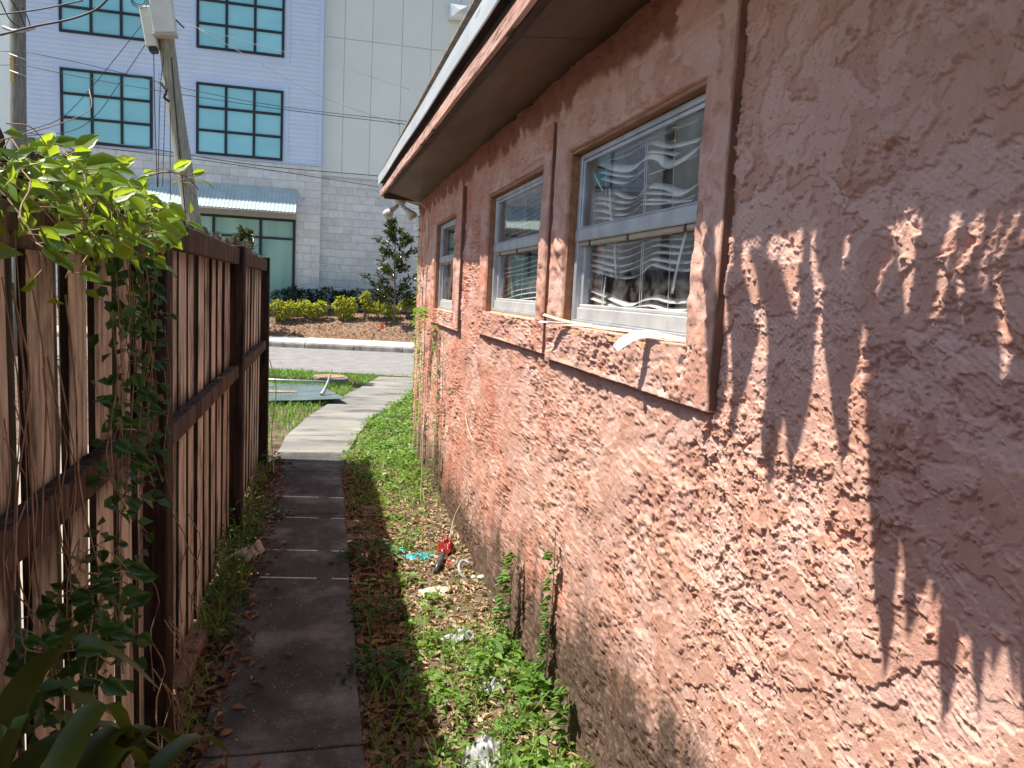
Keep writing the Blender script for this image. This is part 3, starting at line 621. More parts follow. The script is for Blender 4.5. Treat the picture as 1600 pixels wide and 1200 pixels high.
tag(s3, 'short straw coloured strip poking up from the left corner of the big sill', 'blind slat')

# security light under the far corner of the eave
sl_ = thing('security_light', 'dirty white twin floodlight under the far corner of the eave', 'floodlight', (.70, 8.15, 2.57))
m = MB().tube([(.72, 8.16, 2.57), (.72, 8.16, 2.525), (.72, 8.16, 2.51)], [.055, .055, .03], 12); m.build('base', M['lampwhite'], sl_, True)
for dx, dy in ((-.085, -.01), (.085, -.015)):
    m = MB().tube([(.72+dx*.2, 8.16, 2.515), (.72+dx*.6, 8.15+dy, 2.475), (.72+dx, 8.14+dy, 2.45), (.72+dx*1.35, 8.13+dy, 2.415), (.72+dx*1.6, 8.12+dy, 2.39)], [.014, .022, .028, .05, .055], 12)
    h = m.build('lamp_head', M['lampwhite'], sl_, True)
    MB().tube([(.72+dx*1.6, 8.12+dy, 2.392), (.72+dx*1.66, 8.118+dy, 2.38)], [.05, .03], 12).build('lens', M['whiteplastic'], h, True)
cb = MB().tube(smooth_path([(.80, 7.70, 2.50), (.86, 7.4, 2.45), (.905, 7.25, 2.30), (.90, 7.2, 1.7), (.902, 7.18, 1.0), (.895, 7.1, .4), (.88, 7.0, .02)], 40), .005, 5).build('loose_cable', M['beige'], smooth=True)
tag(cb, 'thin pale cable hanging down the far end of the pink wall', 'cable')

# ================================================================== FENCE
fence = thing('wooden_fence', 'weathered dark timber fence of upright boards along the left of the alley', 'fence', (-.58, 3, 0))
def picket_mesh(k, wd):
    g = random.Random(k); n = 7; top = []
    for i in range(n+1):
        t = i/n; e = min(t, 1-t); top.append((-wd/2+wd*t, 1.905+g.uniform(-.02, .012)-.05*max(0, .16-e)/.16-(g.uniform(0, .05) if g.random() < .25 else 0)))
    poly = [(-wd/2, .03+g.uniform(-.01, .01)), (wd/2, .03)]+top[::-1]
    m = MB().prism(poly, 0, -.0085, .0085); o = m.build('picket', M['picket' if k < 20 else 'picket_shade'], None, bevel=0); me = o.data; bpy.data.objects.remove(o); me.materials.append(M['picket_shade'])
    for p_ in me.polygons: p_.material_index = 1 if abs(p_.normal.x) < .5 else 0  # side faces take the darker wood, shade painted on the board edges
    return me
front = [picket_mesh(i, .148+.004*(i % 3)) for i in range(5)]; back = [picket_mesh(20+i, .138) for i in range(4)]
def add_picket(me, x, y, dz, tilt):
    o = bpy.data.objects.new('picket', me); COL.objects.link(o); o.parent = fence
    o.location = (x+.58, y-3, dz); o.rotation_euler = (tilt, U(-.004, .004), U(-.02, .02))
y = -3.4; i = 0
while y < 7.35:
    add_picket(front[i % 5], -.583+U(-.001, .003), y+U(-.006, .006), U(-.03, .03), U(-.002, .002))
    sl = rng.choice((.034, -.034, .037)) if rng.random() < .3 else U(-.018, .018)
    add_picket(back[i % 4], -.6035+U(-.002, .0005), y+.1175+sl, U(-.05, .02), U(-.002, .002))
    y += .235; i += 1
posts = [-3.9, -1.75, .42, 2.70, 5.08, 7.36]
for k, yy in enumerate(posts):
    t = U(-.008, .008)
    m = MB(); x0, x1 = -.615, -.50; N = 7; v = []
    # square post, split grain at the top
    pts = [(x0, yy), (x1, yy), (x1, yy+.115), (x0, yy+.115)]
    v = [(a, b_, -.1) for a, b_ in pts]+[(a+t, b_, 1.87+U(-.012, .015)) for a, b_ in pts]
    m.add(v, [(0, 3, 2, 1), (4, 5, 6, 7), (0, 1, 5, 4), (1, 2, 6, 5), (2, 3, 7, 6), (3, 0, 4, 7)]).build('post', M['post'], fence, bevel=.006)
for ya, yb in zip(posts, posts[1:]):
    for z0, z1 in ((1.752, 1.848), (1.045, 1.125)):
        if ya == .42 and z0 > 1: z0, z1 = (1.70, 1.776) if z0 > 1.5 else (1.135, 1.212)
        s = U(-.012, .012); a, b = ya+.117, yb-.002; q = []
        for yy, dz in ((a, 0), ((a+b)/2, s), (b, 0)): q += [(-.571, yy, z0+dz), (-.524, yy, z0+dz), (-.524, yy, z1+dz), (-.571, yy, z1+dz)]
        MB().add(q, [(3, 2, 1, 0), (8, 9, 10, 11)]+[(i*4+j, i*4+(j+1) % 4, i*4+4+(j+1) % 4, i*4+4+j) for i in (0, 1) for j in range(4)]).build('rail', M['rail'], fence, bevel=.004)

# ================================================================== BUILDING ACROSS THE STREET
BY = 26.0
bld = thing('commercial_building', 'large pale building across the street with bluish siding, block base and black grid windows', 'building', (-2, BY, .5))
HT = 13.6
MB().box(-9.0, -.26, BY+.03, BY+9, 5.40, HT).build('wall', M['siding'], bld)
MB().box(-9.0, -.25, BY+.022, BY+9, .2, 5.40).build('block_backing', M['mortar'], bld)
MB().box(-.25, 9.0, BY+.272, BY+9, .2, 5.20).build('block_backing', M['mortar'], bld)
MB().box(-.25, 9.0, BY+.33, BY+9, 5.20, HT).build('wall', M['beigewall'], bld)
MB().box(-20, -9.0, BY+1.2, BY+9, .2, HT).build('side_wing', M['beigewall'], bld)
m = MB(); z = 5.44                                      # ribs of the metal siding
while z < HT-.2:
    m.prism([(BY+.031, z), (BY+.006, z+.02), (BY+.006, z+.085), (BY+.031, z+.105)], 0, -8.86, -.36); z += .135
o = m.build('siding_ribs', M['siding'], bld); o['kind'] = 'stuff'
for a, b in ((-.36, -.24), (-9.02, -8.86)): MB().box(a, b, BY-.02, BY+.04, 5.41, HT).build('corner_trim', M['sidetrim'], bld)
MB().box(-8.86, -.36, BY-.005, BY+.02, 5.405, 5.44).build('base_flashing', M['sidetrim'], bld)
def grid_window(x0, x1, z0, z1):
    f = .075
    m = MB().box(x0-.16, x1+.16, BY-.012, BY+.02, z0-.02 if z0 < 5.6 else z0-.16, z0-.001).box(x0-.16, x0-.001, BY-.012, BY+.02, z0, z1+.16).box(x1+.001, x1+.16, BY-.012, BY+.02, z0, z1+.16).box(x0, x1, BY-.012, BY+.02, z1+.001, z1+.16)
    win = m.build('window', M['sidetrim'], bld)
    m = MB(); w3 = (x1-x0-f)/3; h3 = (z1-z0-f)/3
    for i in range(4): m.box(x0+i*w3, x0+i*w3+f, BY-.06, BY+.01, z0, z1)
    for i in range(4):
        for j in range(3): m.box(x0+j*w3+f, x0+(j+1)*w3, BY-.055, BY+.008, z0+i*h3, z0+i*h3+f)
    m.build('frame', M['darkframe'], win)
    for i in range(3):
        for j in range(3):
            t = U(-.0035, .0035); q = [(x0+j*w3+f, z0+i*h3+f), (x0+(j+1)*w3, z0+i*h3+f), (x0+(j+1)*w3, z0+(i+1)*h3), (x0+j*w3+f, z0+(i+1)*h3)]
            MB().add([(q[0][0], BY-.025+t, q[0][1]), (q[1][0], BY-.025-t, q[1][1]), (q[2][0], BY-.025-t*.5, q[2][1]), (q[3][0], BY-.025+t*.6, q[3][1])], [(0, 1, 2, 3)]).build('pane', M['teal'], win)
for x0, x1 in ((-3.98, -1.43), (-7.72, -5.21)):
    for z0, z1 in ((5.47, 7.60), (8.60, 10.73)): grid_window(x0, x1, z0, z1)
# blocks
bm_ = MB().box(-.246, .246, -.03, .03, -.1185, .1185).build('concrete_block', M['block'], None, bevel=.006).data
bh_ = MB().box(-.121, .121, -.03, .03, -.1185, .1185).build('concrete_block', M['block'], None, bevel=.006).data
for o in [o for o in COL.objects if o.name.startswith('concrete_block') and o.parent is None]: bpy.data.objects.remove(o)
nblk = 0; rest = MB()
def block(x, y, z, half=False):
    global nblk
    y += U(-.004, .004)
    if nblk < 296:
        o = bpy.data.objects.new('concrete_block', bh_ if half else bm_); COL.objects.link(o); o.parent = bld
        o.location = (x+2, y-BY, z-.5); nblk += 1
    else: rest.box(x-(.121 if half else .246), x+(.121 if half else .246), y-.03, y+.03, z-.1185, z+.1185)
def course(x0, x1, z, k, y):
    x = x0
    if k % 2: block(x+.125, y, z, True); x += .25
    while x < x1-.3: block(x+.25, y, z); x += .5
    if x < x1-.2: block(x+.125, y, z, True)
for k in range(18): course(-.24, 3.26, .72+k*.25+.0, k, BY+.29) if .72+k*.25 < 5.1 else None
for k in range(20):
    z = 5.27-k*.25
    if z < .6: break
    if z > 4.75: course(-8.24, -.25, z, k, BY+.04)
    else: course(-1.0, -.25, z, k, BY+.04)
    if 4.75 >= z > 3.4: course(-8.24, -5.74, z, k, BY+.04)
for k in range(12): course(-8.24, -5.74, 3.27-k*.25, k, BY+.04)
o = rest.build('far_blocks', M['block'], bld) if rest.v else None
if o: o['kind'] = 'stuff'
MB().box(-.262, -.235, BY+.0, BY+.3, .6, 5.4).build('corner_trim', M['block'], bld)
for i, x in enumerate((-.24, .40, 1.27, 2.22, 3.17, 4.1)):      # tall panels
    x1 = (.40, 1.27, 2.22, 3.17, 4.1, 5.0)[i]
    for z0, z1 in ((5.24, 9.48), (9.50, HT)): MB().box(x+.008, x1-.008, BY+.30, BY+.33, z0, z1).build('wall_panel', M['beigewall'], bld, bevel=.004)
MB().box(-.24, 6, BY+.27, BY+.34, 5.185, 5.235).build('base_flashing', M['beigewall'], bld)
vx0, vx1, vz0, vz1 = 3.68, 4.33, 10.45, 10.95
m = MB().add([(vx0, BY+.3, vz0), (vx1, BY+.3, vz0), (vx1, BY+.3, vz1), (vx0, BY+.3, vz1), (vx0, BY+.1, vz0), (vx1, BY+.1, vz0), (vx1, BY+.1, vz1), (vx0, BY+.1, vz1), ((vx0+vx1)/2, BY-.12, (vz0+vz1)/2)],
  [(0, 1, 5, 4), (1, 2, 6, 5), (2, 3, 7, 6), (3, 0, 4, 7), (4, 5, 8), (5, 6, 8), (6, 7, 8), (7, 4, 8)]); m.build('vent_hood', M['flash'], bld)
# shop window and awning
sx0, sx1 = -5.7, -1.0
m = MB(); f = .08
for x in (sx0, -4.9, -3.5, -2.1, sx1-f): m.box(x, x+f, BY-.05, BY+.05, .5, 3.68)
for x, x1 in ((sx0+f, -4.9), (-4.9+f, -3.5), (-3.5+f, -2.1), (-2.1+f, sx1-f)):
    m.box(x, x1, BY-.045, BY+.045, 3.60, 3.678); m.box(x, x1, BY-.045, BY+.045, 3.02, 3.09); m.box(x, x1, BY-.045, BY+.045, .5, .6)
sh = m.build('shop_window', M['darkframe'], bld)
for x, x1 in ((sx0+f, -4.9), (-4.9+f, -3.5), (-3.5+f, -2.1), (-2.1+f, sx1-f)):
    for z0, z1 in ((.6, 3.02), (3.09, 3.60)): MB().box(x, x1, BY+.0, BY+.02, z0, z1).build('pane', M['shop'], sh)
MB().box(sx0-.1, sx1+.02, BY-.06, BY+.05, 3.682, 3.86).build('lintel', M['concband'], bld)
ax = np.arange(sx0-.1, sx1+.05, .022); prof = [(BY-.0-1.08*k/7, 4.62-.80*k/7-.03*math.sin(k/7*3.14)*-1) for k in range(8)]
V = [(x, p[0]-.007*math.sin(x*2*math.pi/.11)*.7, p[1]+.007*math.sin(x*2*math.pi/.11)) for x in ax for p in prof]
kk = len(prof); F = [(i*kk+j, i*kk+j+1, (i+1)*kk+j+1, (i+1)*kk+j) for i in range(len(ax)-1) for j in range(kk-1)]
aw = MB().add(V, F).build('awning', M['awning'], bld, True)
MB().tube([(sx0-.1, BY-1.06, 3.79), (sx1+.05, BY-1.06, 3.79)], .02, 6).build('awning_rail', M['alu'], aw)
for x in (sx0-.08, sx1+.03): MB().prism([(BY, 3.87), (BY-.06, 3.87)]+[(p[0], p[1]-.03) for p in prof[::-1]][:-1]+[(BY, 4.58)], 0, x-.008, x+.008).build('awning_end', M['awning'], aw)

# ================================================================== POLES AND CABLES
def utility_pole(x0, y, z0, x1, z1, r0, r1, mat, label):
    t = thing('utility_pole', label, 'utility pole', (x0, y, z0))
    P = [(x0+(x1-x0)*k/8+(.03*math.sin(k*.8) if mat == 'pole' else .0), y, z0+(z1-z0)*k/8) for k in range(9)]
    MB().tube(P, [r0+(r1-r0)*k/8 for k in range(9)], 14).build('shaft', M[mat], t, True); return t
t = utility_pole(-1.86, 14, -.1, -2.72, 6.6, .145, .115, 'pole', 'leaning grey green timber pole with two steel boxes near its top')
def leanbox(x, z, w_, h, d, y, ang, mat, name, parent):
    c, s = math.cos(ang), math.sin(ang); v = []
    for dz in (0, h):
        for dy in (0, d):
            for dx in (-w_/2, w_/2): v.append((x+dx*c+dz*s, y+dy, z-dx*s+dz*c))
    return MB().add(v, [(0, 2, 3, 1), (4, 5, 7, 6), (0, 1, 5, 4), (2, 6, 7, 3), (0, 4, 6, 2), (1, 3, 7, 5)]).build(name, mat, parent, bevel=.015)
b1 = leanbox(-2.56, 5.47, .33, .85, .22, 13.62, -.13, M['box'], 'equipment_box', t)
leanbox(-2.56, 5.43, .36, .035, .24, 13.61, -.13, M['concband'], 'box_flange', b1)
b2 = leanbox(-2.77, 5.27, .17, .60, .3, 13.72, -.17, M['box'], 'equipment_box', t)
leanbox(-2.755, 5.20, .12, .08, .2, 13.75, -.17, M['cable'], 'box_gland', b2)
m = MB().tube([(-2.74, 13.9, 6.02), (-2.3, 13.8, 5.62)], .012, 5); m.build('brace', M['cable'], t)
m = MB()
for k in range(3): m.tube([(-2.92+.09*math.cos(a*.5+k)*(1+.2*k), 13.6+.02*k, 5.90+.07*math.sin(a*.5+k)*(1+.3*k)) for a in range(14)], .006, 4)
m.build('cable_coil', M['cable'], t)['kind'] = 'stuff'
MB().tube(smooth_path([(-2.66, 13.84, 4.75), (-2.56, 13.8, 4.62), (-2.6, 13.8, 4.52), (-2.52, 13.8, 4.46)], 10), .022, 5).build('splice', M['cable'], t)
t = utility_pole(-5.86, 17, -.1, -5.72, 8.2, .15, .125, 'polebrown', 'upright weathered timber pole at the left edge in front of the siding')
for k in range(6): MB().box(-5.85, -5.79, 16.852, 16.862, 5.16+k*.075, 5.21+k*.075).build('tag_plate', M['yellowtag'], t)
for z in (5.35, 5.65): MB().tube([(-5.86, 16.86, z), (-5.70, 16.8, z-.05), (-5.60, 16.9, z-.06)], .016, 5).build('insulator_hook', M['greycable'], t)
MB().tube(smooth_path([(-5.95, 16.85, 6.12), (-5.75, 16.8, 6.06), (-5.55, 16.8, 6.1), (-5.42, 16.85, 6.18)], 10), .035, 6).build('cable_clamp', M['greycable'], t)
WIRES = [['thick',[(-3.207,9,3.956),(-2.92,9,4.071),(-2.571,9,4.189),(-2.335,9,4.313),(-2.203,9,4.454)],0.012],['t2',[(-3.59,10,4.425),(-3.178,10,4.532),(-2.724,10,4.688)],0.009],['guy1',[(-2.862,13.8,5.682),(-3.265,13.8,5.1),(-3.684,13.8,4.518),(-4.1,13.8,4.038),(-4.597,13.8,3.795)],0.006],['guy2',[(-2.826,13.8,5.376),(-3.222,13.8,4.715),(-3.597,13.8,4.137),(-3.966,13.8,3.856),(-4.598,13.8,3.727)],0.006],['h1',[(-5.176,15.5,5.399),(-4.031,15.5,5.275),(-2.382,15.5,5.04),(-0.769,15.5,4.914),(1.499,15.5,4.884)],0.006],['h2',[(-5.181,15.5,5.165),(-4.033,15.5,5.047),(-2.447,15.5,4.943),(-0.769,15.5,4.867),(1.501,15.5,4.824)],0.006],['h3',[(-2.342,15.5,6.125),(-1.348,15.5,5.686),(-0.194,15.5,5.183),(1.316,15.5,4.806)],0.006],['h4',[(-5.362,15.5,4.04),(-4.559,15.5,4.007),(-3.096,15.5,3.943),(-1.326,15.5,3.814),(0.943,15.5,3.806)],0.008],['h5',[(-5.205,15.5,3.968),(-4.046,15.5,3.89),(-2.445,15.5,3.831),(-0.75,15.5,3.723),(0.949,15.5,3.6)],0.006],['h6',[(-6.026,16.6,5.608),(-5.606,16.6,5.658)],0.006],['h7',[(-6.032,16.6,5.358),(-5.611,16.6,5.418)],0.006],['h8',[(-2.607,15.8,6.262),(-1.148,15.8,6.021),(0.027,15.8,5.868),(1.507,15.8,5.555)],0.005],['v1',[(-2.771,13.9,5.235),(-2.755,13.9,4.243),(-2.72,13.9,3.11)],0.007],['v2',[(-2.619,13.9,5.204),(-2.678,13.9,4.551),(-2.71,13.9,3.111)],0.006],['v3',[(-2.581,13.9,5.208),(-2.601,13.9,4.459),(-2.642,13.9,3.117)],0.006],['v4',[(-2.524,13.9,5.066),(-2.525,13.9,4.064),(-2.525,13.9,2.92)],0.006],['v5',[(-2.496,13.85,5.155),(-2.419,13.85,4.166),(-2.281,13.85,2.695)],0.01],['p1',[(-5.936,16.7,6.549),(-5.787,16.7,6.231),(-5.631,16.7,6.115)],0.012],['p2',[(-5.789,16.7,6.614),(-5.626,16.7,6.365),(-5.526,16.7,6.094)],0.012],['p3',[(-5.581,16.7,6.484),(-5.5,16.7,6.325),(-5.44,16.7,6.139)],0.01]]
WL = dict(thick=('thick black cable sweeping up across the top left corner', 'cable'), t2=('black cable above the thick one at the top left', 'cable'), guy1=('slanted cable from the leaning pole down to the left pole, upper one', 'cable'), guy2=('slanted cable just below the upper slanted one', 'cable'))
VL = ['leftmost dark cable hanging down from the boxes', 'second dark cable hanging from the pole boxes', 'third dark cable hanging close to the leaning pole', 'fourth hanging cable touching the leaning pole', 'thick dark cable running down the left side of the leaning pole']
HL = dict(h1='thin line crossing the siding between the window rows', h2='thin line just below the upper thin line on the siding', h3='thin pale line sloping from the upper right window to the eave', h4='dark line running under the lower windows to the eave', h5='thin line lowest across the block base', h6='short thin line leaving the left pole at its upper hook', h7='short thin line leaving the left pole at its lower hook', h8='thin line crossing the siding beside the leaning pole towards the eave', p1='black cable end dropping to the clamp from the left edge', p2='black cable dropping to the middle of the clamp', p3='black cable dropping to the right end of the clamp')
for n, pts, r in WIRES:
    o = MB().tube(smooth_path(pts, 18), r, 5).build('cable', M['greycable'] if n in ('h3', 'h8') else M['cable'], None, True)
    tag(o, WL[n][0] if n in WL else VL[int(n[1])-1] if n[0] == 'v' else HL[n], 'cable', 'cables strung in front of the building')

# ================================================================== PLANTING ACROSS THE STREET
def tree(label, x, y, h, wd, n, size, mat, seed, name='magnolia_tree'):
    z0 = mulch_z(x, y) if y > 22.9 else 0
    t = thing(name, label, 'tree', (x, y, z0)); g = np.random.RandomState(seed); m = MB()
    tr = [(x+.03*math.sin(k), y, z0-.05+h*.97*k/7) for k in range(8)]; m.tube(tr, [.035*(1-k/9) for k in range(8)], 6)
    P, D = [], []
    for k in range(34):
        q = .12+.86*k/34; a = g.uniform(0, 6.28); L = wd*(.55+.6*math.sin(math.pi*min(q*1.05, 1)**.8))*g.uniform(.4, 1.)*(1.15-q*.75)
        b = Vector((x, y, z0+h*q)); e = b+Vector((math.cos(a)*L, math.sin(a)*L, L*.55)); m.tube([b, (b+e)/2+Vector((0, 0, -.02)), e], [.012, .009, .004], 4)
        k2 = max(5, int(n/34*(.6+.8*g.uniform())))
        tt = g.uniform(.35, 1.08, k2)[:, None]; P.append(np.array(b)+(np.array(e)-np.array(b))*tt+g.normal(0, .05, (k2, 3)))
        dd = g.normal(0, .6, (k2, 3))+np.array([math.cos(a), math.sin(a), .6]); D.append(dd)
    m.build('trunk', M['bark'], t)
    P = np.concatenate(P); D = np.concatenate(D); v, f = leaves(P, D, g.normal(0, .5, P.shape)+[0, 0, 1], size*g.uniform(.7, 1.3, len(P)), .42)
    raw('crown', v, f, mat, t); return t
tree('slim magnolia tree with glossy dark leaves beside the house corner', 2.05, 24.2, 3.15, .92, 1900, .16, M['magnolia'], 4)
tree('young magnolia showing its top above the end of the fence', -2.25, 23.4, 3.05, .8, 1300, .15, M['magnolia'], 9)
def shrub(label, x, y, blobs, n, size, mat, seed, name, grp=None):
    z0 = mulch_z(x, y); t = thing(name, label, 'shrub', (x, y, z0), grp); g = np.random.RandomState(seed); m = MB(); P, D = [], []
    for bx, bz, r in blobs:
        k = int(2.1*n*r*r/sum(b[2]**2 for b in blobs)); a = g.normal(0, 1, (k, 3)); a /= np.linalg.norm(a, axis=1)[:, None]
        P.append(np.array([x+bx, y, z0+bz])+a*r*g.uniform(.55, 1.05, (k, 1))*[1, .8, .85]); D.append(a+g.normal(0, .5, (k, 3)))
        for q in range(4): m.tube([(x+bx*.5+U(-.05, .05), y+U(-.05, .05), z0-.04), (x+bx+U(-.1, .1), y+U(-.1, .1), z0+bz)], [.012, .006], 4)
    m.build('stem', M['bark'], t)['kind'] = 'stuff'
    P = np.concatenate(P); v, f = leaves(P, np.concatenate(D), g.normal(0, .4, P.shape)+[0, 0, 1], size*g.uniform(.7, 1.3, len(P)), .6); raw('foliage', v, f, mat, t)
YG = 'yellow leaved shrubs on the mulch bank'
shrub('wide yellow shrub nearest the fence end on the mulch bank', -1.30, 24.4, [(-.2, .42, .18), (.05, .3, .26), (.27, .42, .22), (-.05, .5, .15)], 420, .085, M['croton'], 1, 'yellow_shrub', YG)
shrub('yellow shrub joined to the right of the widest one', -.42, 24.45, [(-.25, .38, .24), (.05, .28, .22), (.28, .42, .18)], 360, .085, M['croton'], 2, 'yellow_shrub', YG)
shrub('compact upright yellow shrub standing alone in the middle of the bank', .58, 24.45, [(-.17, .4, .2), (.14, .38, .22), (0, .2, .24), (-.15, .6, .14), (.18, .58, .13)], 430, .085, M['croton'], 3, 'yellow_shrub', YG)
shrub('thin tall yellow shrub leaning left of the magnolia', 1.22, 24.5, [(-.08, .62, .13), (.0, .75, .1), (.05, .4, .15)], 170, .09, M['croton'], 4, 'yellow_shrub', YG)
shrub('greenish yellow shrub at the foot of the magnolia', 1.72, 24.5, [(-.2, .35, .2), (.1, .32, .22), (.3, .25, .2)], 320, .085, M['croton'], 5, 'yellow_shrub', YG)
shrub('greenish yellow shrub half hidden behind the house corner', 2.55, 24.6, [(-.1, .4, .22), (.2, .5, .25)], 260, .085, M['croton'], 6, 'yellow_shrub', YG)
HG = 'dark shrubs against the block wall'
for i, (x, lab) in enumerate(((-1.0, 'dark green shrub behind the widest yellow shrub'), (.05, 'dark green shrub in the gap between the yellow shrubs'), (1.0, 'dark green shrub behind the thin tall yellow shrub'), (2.3, 'dark green shrub behind the magnolia trunk'))):
    shrub(lab, x, 25.35, [(-.35, .35, .3), (.0, .42, .32), (.35, .36, .3)], 420, .1, M['hedge'], 20+i, 'dark_shrub', HG)
fl = thing('marker_flag', 'small orange marker flag stuck in the mulch bank', 'flag', (1.62, 23.5, mulch_z(1.62, 23.5)))
MB().tube([(1.62, 23.5, mulch_z(1.62, 23.5)-.03), (1.63, 23.5, mulch_z(1.62, 23.5)+.3)], .008, 5).build('wire', M['alu'], fl)
MB().box(1.60, 1.72, 23.49, 23.5, mulch_z(1.62, 23.5)+.12, mulch_z(1.62, 23.5)+.3).build('flag', M['orange'], fl)

# ================================================================== VEGETATION IN THE ALLEY
def leaf_mesh(name, mat, k, wr):
    g = random.Random(k); c = g.uniform(-.06, .06)
    mid = [(0, 0, 0), (.22, 0, -.02), (.5, c*.4, -.04), (.78, c, -.09), (1, c*1.6, -.19+g.uniform(-.05, .05))]
    sd = [0, .46, .5, .28, 0]; fo = g.uniform(.06, .16)
    v = list(mid)
    for s_ in (1, -1): v += [(mid[i][0]-(.07 if i == 1 else 0), mid[i][1]+s_*sd[i]*wr, mid[i][2]+fo*sd[i]*2*.5+g.uniform(-.02, .02)) for i in (1, 2, 3)]
    f = []
    for b in (5, 8): f += [(0, 1, b), (1, 2, b+1, b), (2, 3, b+2, b+1), (3, 4, b+2)]
    me = bpy.data.meshes.new(name); me.from_pydata(v, [], f); me.polygons.foreach_set('use_smooth', [True]*len(f)); me.materials.append(mat); return me
LV = [leaf_mesh('leaf', M['vine'], i, .62+.08*(i % 3)) for i in range(6)]
LD = [leaf_mesh('leaf', M['vine_shade'], 30+i, .66+.06*(i % 3)) for i in range(6)]
LW = [leaf_mesh('leaf', M['weed'], 60+i, .7) for i in range(4)]
def put_leaf(me, parent, p, d, up, size):
    d = Vector(d).normalized(); s_ = Vector(up).cross(d).normalized(); u = d.cross(s_)
    o = bpy.data.objects.new('leaf', me); COL.objects.link(o); o.parent = parent
    m = Matrix(((d.x, s_.x, u.x), (d.y, s_.y, u.y), (d.z, s_.z, u.z))).to_4x4()
    o.matrix_basis = Matrix.Translation(Vector(p)-wloc(parent)) @ m @ Matrix.Diagonal((size, size, size, 1)); return o
vine = thing('climbing_vine', 'heart leaved vine sprawling over the top of the near fence and hanging down it', 'vine', (-.5, 2.0, 0))
stems = MB()
g = random.Random(5)
nl = 0
def strand(pts, nleaf, size, lv, spread=.03, r=.0028):
    global nl
    P = smooth_path(pts, 16); stems.tube(P, r, 4)
    for k in range(nleaf):
        t = (k+g.random())/nleaf*15; i = min(int(t), 14); p = P[i].lerp(P[i+1], t-i); ax_ = (P[i+1]-P[i]).normalized()
        a = g.uniform(0, 6.28); out = Vector((math.cos(a)*.9+.25, .5*math.sin(a), g.uniform(-.7, .7)))
        q = p+out.normalized()*g.uniform(.01, spread); stems.tube([p, q], .0012, 3, False)
        if nl < 298: put_leaf(g.choice(lv), vine, q, out+ax_*.4, Vector((g.uniform(.1, .9), g.uniform(-1.1, -.1), g.uniform(.15, 1))), size*g.uniform(.65, 1.4)); nl += 1
# over the top of the fence
for k in range(23):
    y = 1.34+k*.048+g.uniform(-.03, .03); z = 1.78+g.uniform(-.03, .03)+.07*min(1, max(0, (y-1.4)/.5)); L = g.uniform(.05, .15)
    strand([(-.62, y, z-.05), (-.57, y+.02, z+.05), (-.52+g.uniform(0, .06), y+g.uniform(-.1, .1), z+.005), (-.48+g.uniform(0, .07), y+g.uniform(-.14, .14), z-L*.6), (-.47+g.uniform(0, .06), y+g.uniform(-.12, .12), z-L)], 7, .040+.010*(y > 1.8), LV, .04, .0014)
strand([(-.55, 2.4, 1.90), (-.5, 2.62, 1.97), (-.46, 2.78, 1.985), (-.44, 2.92, 1.96)], 7, .055, LV)
# curtain hanging on the boards and on the post
for k in range(10):
    y = 1.92+.55*g.random()**.8; z = 1.82; L = g.uniform(.45, 1.15); x = -.52+g.uniform(0, .05)
    strand([(x, y, z), (x+.03, y+g.uniform(-.05, .05), z-L*.35), (x+g.uniform(0, .03), y+g.uniform(-.1, .08), z-L*.7), (x+.01, y+g.uniform(-.13, .1), z-L)], 8, .036, LD, .035, .0012)
# lower mound of shaded leaves
for k in range(12):
    y = 1.28+g.uniform(0, .66); z = .84+g.uniform(0, .22)-.2*max(0, y-1.6)
    strand([(-.56, y, z-.15), (-.5, y+.03, z+.05), (-.46, y+g.uniform(-.1, .12), z+.03), (-.42, y+g.uniform(-.12, .16), z-.05)], 8, .042, LD, .035, .0014)
# loose tendrils and bare stems
for pts in ([(-.55, 1.5, 1.86), (-.5, 1.66, 1.925), (-.48, 1.80, 1.985), (-.5, 1.87, 2.04)], [(-.55, 1.62, 1.80), (-.5, 1.82, 1.87), (-.49, 1.99, 1.895), (-.5, 2.14, 1.93), (-.49, 2.22, 1.965)], [(-.56, 2.42, 1.9), (-.5, 2.62, 1.985), (-.47, 2.8, 1.965), (-.45, 2.95, 1.93)],
            [(-.46, 2.5, 1.93), (-.43, 2.7, 1.97), (-.40, 2.9, 2.02)], [(-.55, 1.40, 1.84), (-.47, 1.46, 1.70), (-.45, 1.49, 1.58)], [(-.48, 2.05, 1.75), (-.42, 2.1, 1.68), (-.43, 2.13, 1.6)], [(-.5, 1.42, 1.88), (-.49, 1.50, 1.89), (-.48, 1.56, 1.86), (-.47, 1.6, 1.83)]):
    stems.tube(smooth_path(pts, 12), .0011, 4)
for k in range(20):
    y = g.uniform(1.38, 1.72) if k < 15 else g.uniform(1.8, 2.75); L = g.uniform(.3, .8); x = -.53+g.uniform(0, .04); zt = g.uniform(1.35, 1.8)
    stems.tube(smooth_path([(x, y, zt), (x+.015, y+g.uniform(-.04, .06), zt-L*.3), (x, y+g.uniform(-.06, .08), zt-L*.65), (x+.02, y+g.uniform(-.1, .14), zt-L)], 9), g.uniform(.001, .0022), 4)
for k in range(14):
    y = g.uniform(2.3, 2.95); x = -.5+g.uniform(0, .05); z = g.uniform(.3, .9)
    stems.tube(smooth_path([(x, y, z), (x+.04, y+.04, z-.12), (x+.01, y+.07, z-.25), (x+.03, y+.02, z-.4)], 9), .002, 4)
stems.build('stem', M['stem'], vine, True)
G = np.random.RandomState(8); n = 780
yy = np.concatenate([G.uniform(1.35, 2.58, 330), 1.95+.62*G.uniform(0, 1, 250), G.uniform(1.2, 2.1, 200)])
zz = np.concatenate([1.86-np.abs(G.normal(0, .085, 330)), G.uniform(1.0, 1.8, 250), G.uniform(.70, 1.03, 200)-.2*np.maximum(0, yy[-200:]-1.7)])
